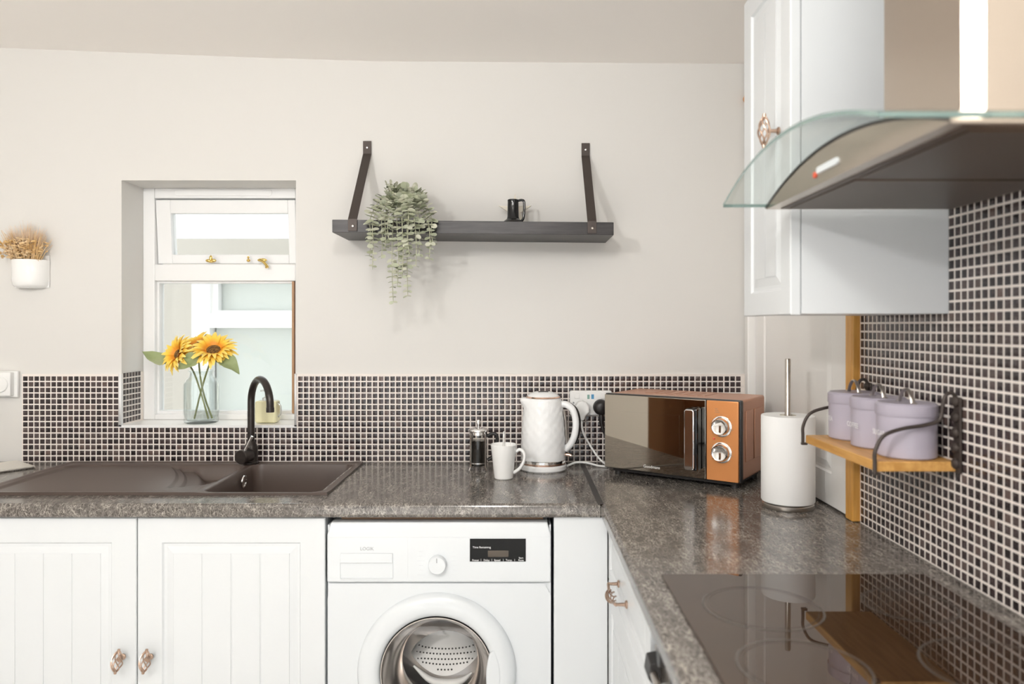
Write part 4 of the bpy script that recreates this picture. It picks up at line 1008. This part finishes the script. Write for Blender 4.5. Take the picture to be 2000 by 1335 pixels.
# ================================================================== MUG AND SPOON
gc = (-0.050, -0.285, ZT)
mg = thing('mug', 'white tapered mug in front of the kettle', 'mug', gc)
bm = B(); lathe(bm, [(0, 0), (0.026, 0), (0.029, 0.003), (0.0405, 0.104), (0.0410, 0.106), (0.0400, 0.1068), (0.0385, 0.105), (0.0275, 0.006), (0, 0.005)], gc, seg=56); fin('cup', bm, 'ceramic', mg)
bm = B(); tube(bm, spline([(gc[0] + 0.036, gc[1], ZT + 0.082), (gc[0] + 0.050, gc[1] - 0.002, ZT + 0.090), (gc[0] + 0.063, gc[1] - 0.003, ZT + 0.080), (gc[0] + 0.064, gc[1] - 0.003, ZT + 0.058), (gc[0] + 0.052, gc[1] - 0.002, ZT + 0.034), (gc[0] + 0.031, gc[1], ZT + 0.017)], 7), 0.0052, 12); fin('handle', bm, 'ceramic', mg)
sp_ = thing('teaspoon', 'pale teaspoon standing in the white mug', 'spoon', (gc[0], gc[1] + 0.02, ZT + 0.02))
bm = B(); tube(bm, [(gc[0] - 0.006, gc[1] - 0.010, ZT + 0.012), (gc[0] - 0.003, gc[1] + 0.018, ZT + 0.085), (gc[0] - 0.001, gc[1] + 0.029, ZT + 0.115), (gc[0], gc[1] + 0.036, ZT + 0.137), (gc[0], gc[1] + 0.037, ZT + 0.141)], [0.004, 0.005, 0.0064, 0.0070, 0.004], 12, flat=0.4); fin('spoon_handle', bm, 'plastic', sp_)

# ================================================================== SILL THINGS
vc = (-1.146, 0.070, WZ0)
va = thing('glass_vase', 'clear ribbed glass jar holding sunflowers on the window sill', 'vase', vc)
def ribs(r, h, a_):
    t = sstep(0.02, 0.035, h) * (1 - sstep(0.135, 0.155, h)); return r + t * 0.0020 * math.cos(a_ * 22)
bm = B(); out = [(0, 0.0), (0.052, 0.0), (0.058, 0.004), (0.0585, 0.014), (0.0565, 0.022), (0.0575, 0.034), (0.0578, 0.09), (0.0575, 0.138), (0.053, 0.154), (0.042, 0.166), (0.040, 0.172), (0.0405, 0.181), (0.046, 0.186), (0.046, 0.188)]
inn = [(0.0435, 0.1885), (0.038, 0.181), (0.0375, 0.172), (0.0395, 0.165), (0.050, 0.152), (0.0545, 0.137), (0.055, 0.09), (0.0545, 0.02), (0.048, 0.010), (0, 0.010)]
lathe(bm, out + inn, vc, seg=132, rfun=ribs); fin('jar', bm, 'vaseglass', va, smooth=60)
def petal_mesh(name, ln, wd):
    bm = B(); R = []
    for i in range(6):
        t = i / 5; hw = wd * math.sin(PI * (0.12 + 0.83 * t)) ** 0.9; y = ln * t; z = 0.010 * math.sin(t * 2.2) - 0.010 * t * t
        R.append([bm.verts.new((-hw, y, z + hw * 0.25)), bm.verts.new((0, y, z)), bm.verts.new((hw, y, z + hw * 0.25))])
    for A_, C in zip(R, R[1:]):
        for k in range(2): bm.faces.new((A_[k], A_[k + 1], C[k + 1], C[k]))
    for f in bm.faces: f.smooth = True
    me = bpy.data.meshes.new(name); bm.to_mesh(me); bm.free(); me.materials.append(MT['petal']); return me
def leaf_bm(base, tip, up, wd, droop=0.01, n=9):
    base, tip, up = Vector(base), Vector(tip), Vector(up).normalized(); d = tip - base; sd = d.cross(up).normalized(); nn = sd.cross(d).normalized()
    bm = B(); R = []
    for i in range(n + 1):
        t = i / n; hw = wd * (math.sin(PI * t ** 0.75)) ** 0.9 + 0.0004; c = base + d * t + nn * (droop * math.sin(PI * t))
        wv = 0.003 * math.sin(t * 14)
        R.append([bm.verts.new(c - sd * hw + nn * (hw * 0.35 + wv)), bm.verts.new(c - sd * hw * 0.5 + nn * hw * 0.12), bm.verts.new(c), bm.verts.new(c + sd * hw * 0.5 + nn * hw * 0.12), bm.verts.new(c + sd * hw + nn * (hw * 0.35 - wv))])
    for A_, C in zip(R, R[1:]):
        for k in range(4): bm.faces.new((A_[k], A_[k + 1], C[k + 1], C[k]))
    return bm
PM = petal_mesh('petal', 0.050, 0.0075)
def sunflower(label, c, nrm, rad, stem, leaves, dr):
    c = Vector(c); nrm = Vector(nrm).normalized()
    fl = thing('sunflower', label, 'flower', stem[0], group='artificial sunflowers in the glass jar')
    bm = B(); tube(bm, spline([Vector(p) for p in stem] + [c - nrm * 0.012], 6), 0.0033, 8); fin('stem', bm, 'stem', fl)
    bm = B(); lathe(bm, [(0, 0.006), (dr * 0.5, 0.007), (dr * 0.85, 0.006), (dr, 0.001), (dr * 0.9, -0.006), (0, -0.008)], c, nrm, 28); fin('flower_disc', bm, 'disc', fl)
    bm = B(); lathe(bm, [(0, -0.016), (dr * 0.6, -0.012), (dr * 1.15, -0.004), (dr * 0.9, -0.003)], c, nrm, 20); fin('calyx', bm, 'green', fl)
    ax2, u2, v2 = axes(nrm); sc = (rad - dr * 0.8) / 0.050
    for lay, (n, lift, s2) in enumerate(((19, 0.42, 0.86), (21, 0.18, 1.0), (17, -0.06, 1.0))):
        for k in range(n):
            a_ = 2 * PI * (k + 0.37 * lay) / n + random.uniform(-0.06, 0.06); dirv = u2 * math.cos(a_) + v2 * math.sin(a_)
            lf = lift + random.uniform(-0.14, 0.14); yv = (dirv * math.cos(lf) + nrm * math.sin(lf)).normalized(); xv = yv.cross(nrm).normalized(); zv = xv.cross(yv)
            s3 = sc * s2 * random.uniform(0.88, 1.08)
            o = bpy.data.objects.new('petal', PM); COL.objects.link(o); o.parent = fl
            p = c + dirv * dr * 0.78 - nrm * 0.002 * lay - Vector(stem[0])
            o.matrix_local = Matrix.Translation(p) @ Matrix((xv, yv, zv)).transposed().to_4x4() @ Matrix.Diagonal((s3, s3, s3, 1))
    for (b_, t_, up, wd, dp_) in leaves: fin('leaf', leaf_bm(b_, t_, up, wd, dp_), 'green', fl, smooth=80)
vx, vy, vz = vc
sunflower('open sunflower facing the room, frontmost in the jar', (-1.092, 0.045, 1.288), (0.12, -0.60, 0.78), 0.084,
          [(vx - 0.03, vy + 0.01, vz + 0.013), (vx - 0.005, vy, vz + 0.10), (vx + 0.022, vy - 0.005, vz + 0.185)],
          [((-1.075, 0.03, 1.262), (-0.990, 0.02, 1.205), (0.3, -0.8, 0.8), 0.030, 0.018), ((-1.120, 0.025, 1.268), (-1.205, 0.012, 1.222), (0.1, -1, 0.5), 0.028, 0.010)], 0.026)
sunflower('sunflower drooping to the left of the jar beside a long leaf', (-1.218, 0.046, 1.274), (-0.48, -0.74, 0.36), 0.074,
          [(vx + 0.025, vy, vz + 0.013), (vx, vy, vz + 0.10), (vx - 0.03, vy, vz + 0.185)],
          [((-1.235, 0.06, 1.250), (-1.352, 0.055, 1.283), (0.1, -0.6, 0.8), 0.034, -0.020)], 0.018)
sunflower('sunflower turned upward behind the other two', (-1.172, 0.092, 1.303), (-0.25, -0.55, 0.8), 0.068,
          [(vx + 0.03, vy + 0.02, vz + 0.013), (vx + 0.005, vy + 0.008, vz + 0.10), (vx - 0.012, vy + 0.012, vz + 0.185)],
          [((-1.150, 0.11, 1.295), (-1.148, 0.115, 1.345), (0, -1, 0.2), 0.016, 0.005)], 0.018)
# soap dispenser
so = (-0.905, 0.068, WZ0)
sd_ = thing('soap_dispenser', 'square glass dispenser of pale yellow liquid soap on the window sill', 'dispenser', so)
bm = B(); box(bm, so[0] - 0.041, so[0] + 0.036, so[1] - 0.026, so[1] + 0.026, WZ0 + 0.001, WZ0 + 0.080); fin('bottle', bm, 'soap', sd_, bevel=0.008, seg=3)
bm = B(); lathe(bm, [(0.013, 0.080), (0.013, 0.090), (0.006, 0.093), (0.004, 0.095), (0.004, 0.112), (0.008, 0.114), (0.008, 0.120), (0, 0.121)], (so[0] - 0.008, so[1], WZ0), seg=20); pm_ = fin('pump', bm, 'water', sd_)
bm = B(); tube(bm, [(so[0] - 0.008, so[1], WZ0 + 0.117), (so[0] - 0.026, so[1] - 0.008, WZ0 + 0.115)], 0.003, 8); fin('pump_spout', bm, 'water', pm_)
bm = B(); tube(bm, spline([(so[0] + 0.034, so[1], WZ0 + 0.072), (so[0] + 0.044, so[1], WZ0 + 0.060), (so[0] + 0.045, so[1], WZ0 + 0.035), (so[0] + 0.035, so[1], WZ0 + 0.020)], 5), 0.003, 8); fin('glass_loop', bm, 'water', sd_)

# ================================================================== BLACK WALL SHELF
tilt = math.radians(0.55); SHX0, SHX1, SHC = -0.600, 0.301, -0.15
def shz(x): return -(x - SHC) * math.tan(tilt)
shf = thing('wall_shelf', 'black stained board shelf hung on two slanted metal straps', 'shelf', (SHC, -0.11, 1.670))
bm = B(); v = box(bm, SHX0, SHX1, -0.224, -0.002, 1.6695, 1.7105)
for q in v: q.co.z += shz(q.co.x)
fin('board', bm, 'blackwood', shf, bevel=0.0015)
for bxx in (-0.534, 0.231):
    o = shz(bxx); hw = 0.0145; bm = B()
    path = [(-0.001, 2.018 + o), (-0.001, 1.972 + o), (-0.2255, 1.712 + o), (-0.2255, 1.674 + o)]
    path2 = [(-0.0045, 2.018 + o), (-0.0045, 1.9735 + o), (-0.229, 1.713 + o), (-0.229, 1.674 + o)]
    poly = path + path2[::-1]; prism(bm, poly, bxx - hw, bxx + hw, lambda u, vv, d: (d, u, vv)); st = fin('strap', bm, 'blackiron', shf, bevel=0.0006)
    bm = B(); lathe(bm, [(0, 0.002), (0.003, 0.0015), (0.0036, 0)], (bxx, -0.0045, 1.995 + o), (0, -1, 0), 12); fin('wall_screw', bm, 'silver', st)
    bm = B(); lathe(bm, [(0, 0.001), (0.0022, 0.001), (0.003, 0.003), (0.0042, 0.002), (0.0045, 0)], (bxx + 0.001, -0.229, 1.690 + o), (0, -1, 0), 12); fin('bolt', bm, 'steel', st)

# jug
jc = (-0.022, -0.115, 1.7105 + shz(-0.022))
jg = thing('black_jug', 'small black glazed jug with loop handle on the black shelf', 'jug', jc)
bm = B(); lathe(bm, [(0, 0), (0.034, 0), (0.037, 0.004), (0.036, 0.010), (0.030, 0.017), (0.0215, 0.023), (0.0195, 0.030), (0.0185, 0.080), (0.0190, 0.086), (0.0175, 0.088), (0.0160, 0.084), (0.016, 0.03), (0, 0.02)], jc, seg=40); fin('body', bm, 'blackgloss', jg)
bm = B(); tube(bm, spline([(jc[0] + 0.0165, jc[1] - 0.004, jc[2] + 0.084), (jc[0] + 0.029, jc[1] - 0.006, jc[2] + 0.0855), (jc[0] + 0.0365, jc[1] - 0.006, jc[2] + 0.080), (jc[0] + 0.037, jc[1] - 0.006, jc[2] + 0.05), (jc[0] + 0.0345, jc[1] - 0.005, jc[2] + 0.026), (jc[0] + 0.027, jc[1] - 0.004, jc[2] + 0.014)], 6), 0.0042, 12); fin('handle', bm, 'blackgloss', jg)
# pale star behind the jug
sc_ = Vector((-0.016, -0.045, 1.7105 + 0.060)); bm = B(); poly = []
for k in range(10):
    r_ = 0.060 if k % 2 == 0 else 0.020; a_ = PI / 2 + k * PI / 5; poly.append((sc_.x + r_ * math.cos(a_), sc_.z + r_ * math.sin(a_) - 0.001))
prism(bm, poly, -0.052, -0.040, lambda u, vv, d: (u, d, vv)); st_ = fin('star_ornament', bm, 'ivory', base=(sc_.x, -0.046, 1.7115), bevel=0.002); props(st_, 'pale ivory star ornament propped behind the black jug', 'ornament')

# hanging eucalyptus
pc_ = Vector((-0.379, -0.115, 1.7105 + shz(-0.379)))
eu = thing('potted_eucalyptus', 'trailing artificial eucalyptus in a small white pot on the black shelf', 'plant', pc_)
bm = B(); lathe(bm, [(0, 0), (0.028, 0), (0.030, 0.003), (0.038, 0.064), (0.0385, 0.068), (0.036, 0.068), (0.034, 0.058), (0, 0.058)], pc_, seg=32); fin('pot', bm, 'ceramic', eu)
def leaf_disc(name, r):
    bm = B(); c = bm.verts.new((0, r * 0.9, 0.001)); ring = []; n = 9
    for k in range(n):
        a_ = -PI / 2 + 2 * PI * k / n; x = r * 0.88 * math.cos(a_); y = r * 0.9 + r * math.sin(a_)
        ring.append(bm.verts.new((x, y, 0.0012 + 0.22 * (x * x) / r)))
    for k in range(n): bm.faces.new((c, ring[k], ring[(k + 1) % n]))
    for f in bm.faces: f.smooth = True
    me = bpy.data.meshes.new(name); bm.to_mesh(me); bm.free(); me.materials.append(MT['euca']); return me
LD = [leaf_disc('leaf', r) for r in (0.0075, 0.0100, 0.0125)]
strands = []
rnd = random.Random(11)
for tip in ((-0.463, -0.262, 1.552), (-0.477, -0.24, 1.596), (-0.437, -0.25, 1.587), (-0.424, -0.26, 1.617), (-0.4, -0.25, 1.45), (-0.385, -0.262, 1.498), (-0.354, -0.256, 1.469), (-0.368, -0.27, 1.529), (-0.327, -0.262, 1.562), (-0.319, -0.25, 1.599), (-0.287, -0.245, 1.588), (-0.275, -0.24, 1.632), (-0.41, -0.27, 1.642), (-0.345, -0.275, 1.593)):
    e_ = Vector(tip); y = tip[1]; topz = pc_.z + rnd.uniform(0.068, 0.095)
    s0 = pc_ + Vector((rnd.uniform(-0.015, 0.015), rnd.uniform(-0.015, 0.01), 0.055))
    kx_ = e_.x * 0.55 + s0.x * 0.45
    mid = Vector((kx_, (s0.y + y) / 2 - 0.01, topz)); edge = Vector((e_.x * 0.88 + kx_ * 0.12, y - 0.006, 1.7105 + rnd.uniform(-0.01, 0.02)))
    strands.append(spline([s0, mid, edge, edge * 0.45 + e_ * 0.55 + Vector((rnd.uniform(-0.006, 0.006), 0, 0)), e_], 7))
for i in range(20):
    a_ = 2 * PI * i / 20 + rnd.uniform(-0.2, 0.2); rr = rnd.uniform(0.045, 0.095)
    e_ = pc_ + Vector((rr * math.cos(a_), max(-0.12, 0.55 * rr * math.sin(a_) - 0.02), rnd.uniform(0.045, 0.115) + (0.02 if i % 5 == 0 else 0)))
    s0 = pc_ + Vector((0.012 * math.cos(a_), 0.012 * math.sin(a_), 0.055)); mid = (s0 + e_) / 2 + Vector((0, 0, 0.035))
    strands.append(spline([s0, mid, e_], 8))
nl = 0; extra = []
for si, pts in enumerate(strands):
    bm = B(); tube(bm, pts, [0.0014] * (len(pts) - 1) + [0.0008], 5); so_ = fin('strand', bm, 'eucastem', eu)
    acc = 0.0; last = pts[0]
    for i in range(1, len(pts)):
        acc += (pts[i] - last).length; last = pts[i]
        if acc < 0.0115 or i < 4: continue
        acc = 0.0
        T_ = (pts[min(i + 1, len(pts) - 1)] - pts[i - 1]).normalized(); sidev = T_.cross(Vector((rnd.uniform(-0.4, 0.4), -1, rnd.uniform(-0.5, 0.5)))).normalized()
        fr_t = i / len(pts); big = 2 if fr_t < 0.55 else (1 if fr_t < 0.8 else 0)
        for sg in (-1, 1):
            yv = (sidev * sg + T_ * rnd.uniform(0.1, 0.6) + Vector((0, rnd.uniform(-0.5, 0.2), rnd.uniform(-0.1, 0.35)))).normalized()
            zv = (T_ * -1 + Vector((rnd.uniform(-0.7, 0.7), -0.6 + rnd.uniform(-0.6, 0.6), rnd.uniform(-0.3, 0.7)))); zv = (zv - yv * zv.dot(yv)).normalized(); xv = yv.cross(zv)
            s_ = rnd.uniform(0.8, 1.15); M_ = Matrix.Translation(pts[i] - pc_) @ Matrix((xv, yv, zv)).transposed().to_4x4() @ Matrix.Diagonal((s_, s_, s_, 1))
            if nl < 300:
                o = bpy.data.objects.new('leaf', LD[big]); COL.objects.link(o); o.parent = so_; o.matrix_local = M_; nl += 1
            else: extra.append((LD[big], M_))
if extra:
    V = []; F = []
    for me, M_ in extra:
        b0 = len(V); V += [tuple(M_ @ v.co) for v in me.vertices]; F += [tuple(k + b0 for k in p.vertices) for p in me.polygons]
    m2 = bpy.data.meshes.new('foliage'); m2.from_pydata(V, [], F); m2.materials.append(MT['euca']); m2.polygons.foreach_set('use_smooth', [True] * len(F))
    o = bpy.data.objects.new('foliage', m2); COL.objects.link(o); o.parent = eu; o['kind'] = 'stuff'
oi = N(MT['euca'], 'ShaderNodeObjectInfo'); ge = N(MT['euca'], 'ShaderNodeNewGeometry'); ad = N(MT['euca'], 'ShaderNodeMath', operation='ADD'); fq = N(MT['euca'], 'ShaderNodeMath', operation='FRACT'); rp = N(MT['euca'], 'ShaderNodeValToRGB')
rp.color_ramp.elements[0].color = (0.34, 0.36, 0.24, 1); rp.color_ramp.elements[1].color = (0.62, 0.61, 0.50, 1); e_ = rp.color_ramp.elements.new(0.5); e_.color = (0.46, 0.49, 0.37, 1)
L(MT['euca'], oi.outputs['Random'], ad.inputs[0]); L(MT['euca'], ge.outputs['Random Per Island'], ad.inputs[1]); L(MT['euca'], ad.outputs[0], fq.inputs[0]); L(MT['euca'], fq.outputs[0], rp.inputs['Fac']); L(MT['euca'], rp.outputs['Color'], bsdf(MT['euca']).inputs['Base Color'])

# ================================================================== LEFT-HAND WALL THINGS
wpx, wpz = -1.708, 1.506
wpot = thing('wall_planter', 'white half-round wall planter holding dried grasses left of the window', 'planter', (wpx, -0.03, wpz))
bm = B(); rings = []
for (r, h) in ((0.0, 0.0), (0.040, 0.0), (0.052, 0.004), (0.058, 0.012), (0.0605, 0.03), (0.062, 0.096), (0.061, 0.098), (0.057, 0.097), (0.056, 0.03), (0.0, 0.02)):
    n = 28; ring_ = []
    for k in range(n + 1):
        a_ = PI + PI * k / n; ring_.append(bm.verts.new((wpx + r * math.cos(a_), -0.0015 + r * 1.0 * math.sin(a_), wpz + h)))
    rings.append(ring_)
for A_, C in zip(rings, rings[1:]):
    for k in range(n): bm.faces.new((A_[k], A_[k + 1], C[k + 1], C[k]))
bmesh.ops.remove_doubles(bm, verts=bm.verts[:], dist=1e-5); fin('pot', bm, 'ceramic', wpot)
fin('pot_back', bx(wpx - 0.061, wpx + 0.061, -0.0035, -0.0005, wpz + 0.002, wpz + 0.115), 'ceramic', wpot, bevel=0.001)
bm = B(); r2 = random.Random(5)
for i in range(110):
    bxp = wpx + r2.uniform(-0.045, 0.040); byp = -0.012 - r2.uniform(0, 0.032); h_ = r2.uniform(0.045, 0.10); lean = (bxp - wpx) * 1.1 + r2.uniform(-0.025, 0.018)
    p0 = Vector((bxp, byp, wpz + 0.08)); p1 = p0 + Vector((lean, -r2.uniform(0, 0.02), h_ + 0.02)); tube(bm, [p0, (p0 + p1) / 2 + Vector((0, 0, 0.006)), p1], [0.0012, 0.001, 0.0006], 4)
dg_ = fin('dried_stems', bm, 'dried', wpot); dg_['kind'] = 'stuff'
bm = B()
for i in range(330):
    xx = r2.gauss(-0.012, 0.036); xx = max(-0.085, min(0.058, xx)); hh = r2.uniform(0.0, 0.072) * (1 - abs(xx) * 3.5); c = Vector((wpx + xx * (1 + hh * 2), -0.03 - r2.uniform(-0.015, 0.028), wpz + 0.102 + hh))
    m_ = bmesh.ops.create_icosphere(bm, subdivisions=1, radius=r2.uniform(0.0028, 0.0055)); rot = Matrix.Rotation(r2.uniform(0, 3), 3, Vector((r2.random(), r2.random(), r2.random())).normalized())
    for v in m_['verts']: v.co = rot @ Vector((v.co.x * 1.7, v.co.y * 0.9, v.co.z * 0.6)) + c
dg_ = fin('dried_seed_heads', bm, 'dried', wpot, smooth=10); dg_['kind'] = 'stuff'
bm = B()
for i in range(420):
    xx = r2.uniform(-0.065, 0.055); p0 = Vector((wpx + xx * 0.6, -0.03, wpz + 0.12 + r2.uniform(0, 0.03))); p1 = p0 + Vector((xx * 0.55 + r2.uniform(-0.012, 0.012), r2.uniform(-0.015, 0.012), r2.uniform(0.04, 0.088) - abs(xx) * 0.35)); tube(bm, [p0, p1], [0.0007, 0.0003], 3)
dg_ = fin('dried_plumes', bm, 'pinkdried', wpot); dg_['kind'] = 'stuff'
# thermostat dial box
td = thing('wall_thermostat', 'white square box with round dial on the wall beside the mosaic edge', 'thermostat', (-1.795, -0.02, 1.131))
bm = bx(-1.845, -1.764, -0.032, -0.001, 1.132, 1.214); fin('box', bm, 'plastic', td, bevel=0.003)
fin('back_box', bx(-1.853, -1.752, -0.012, -0.0005, 1.126, 1.217), 'plastic', td, bevel=0.002)
bm = B(); lathe(bm, [(0, 0.005), (0.026, 0.005), (0.028, 0.003), (0.028, 0)], (-1.800, -0.032, 1.172), (0, -1, 0), 40); fin('dial', bm, 'plastic', td)
# slim tablet lying on the worktop end
tb = thing('tablet', 'slim silver-edged tablet lying flat at the end of the worktop by the drainer', 'tablet', (-1.715, -0.120, ZT), math.radians(-38), local=True)
bm = B(); prism(bm, rrect(-0.085, 0.085, -0.120, 0.060, 0.012), 0.001, 0.008, lambda u, vv, d: (u, vv, d)); fin('body', bm, 'silver', tb, bevel=0.002)
bm = B(); prism(bm, rrect(-0.080, 0.080, -0.115, 0.055, 0.010), 0.0078, 0.0090, lambda u, vv, d: (u, vv, d)); fin('reflecting_top', bm, 'screen', tb)
# little amber ornament
am = (0.800, -0.012, 2.165)
ao = thing('amber_ornament', 'small amber wooden ornament on the wall at the top left of the wall cabinet', 'ornament', (am[0], am[1], am[2] - 0.03))
bm = B(); lathe(bm, [(0, -0.028), (0.010, -0.020), (0.019, -0.004), (0.021, 0.004), (0.016, 0.014), (0.006, 0.024), (0, 0.026)], am, seg=9); fin('carving', bm, 'amber', ao, smooth=10)
bm = B(); tube(bm, [(am[0], am[1] + 0.004, am[2] + 0.022), (am[0], -0.0008, am[2] + 0.045)], 0.0012, 6); fin('hook', bm, 'steel', ao)
bm = B(); tube(bm, [(am[0], am[1], am[2] - 0.026), (am[0] - 0.002, am[1], am[2] - 0.048)], 0.0012, 6); fin('tassel', bm, 'steel', ao)

# ================================================================== ADDED PENDANTS (out of frame, invented to fill the room with light)
for (lx, ly, lz, pw_, lab) in ((-0.15, -2.15, 2.297, 36, 'added unseen glass globe pendant on a short cord in front of the hob'), (-1.20, -3.00, 2.326, 88, 'added unseen glass globe pendant on a short cord near the doorway')):
    cl = thing('added_pendant', lab, 'lamp', (lx, ly, 2.0), group='added unseen glass globe pendants')
    bm = B(); lathe(bm, [(0, 0.025), (0.05, 0.025), (0.05, 0.012), (0.035, 0.0), (0, 0.0)], (lx, ly, lz), seg=28); fin('ceiling_rose', bm, 'plastic', cl)
    bm = B(); tube(bm, [(lx, ly, lz + 0.01), (lx, ly, 2.20)], 0.003, 8); lathe(bm, [(0, 0.0), (0.018, 0.0), (0.018, 0.03), (0, 0.03)], (lx, ly, 2.185), seg=20); fin('cord', bm, 'plastic', cl)
    bm = B(); lathe(bm, [(0.018, 0.09)] + [(0.11 * math.sin(t), 0.11 * math.cos(t)) for t in [0.25 + (PI - 0.25) * k / 18 for k in range(18)]] + [(0, -0.11)], (lx, ly, 2.10), seg=32); fin('globe', bm, 'potglass', cl)
    ld_ = bpy.data.lights.new('added_bulb', 'POINT'); ld_.shadow_soft_size = 0.07; ld_.energy = pw_; ld_.color = (1.0, 0.985, 0.965)
    lo = bpy.data.objects.new('added_bulb', ld_); lo.parent = cl; lo.location = (0, 0, 0.10); COL.objects.link(lo)
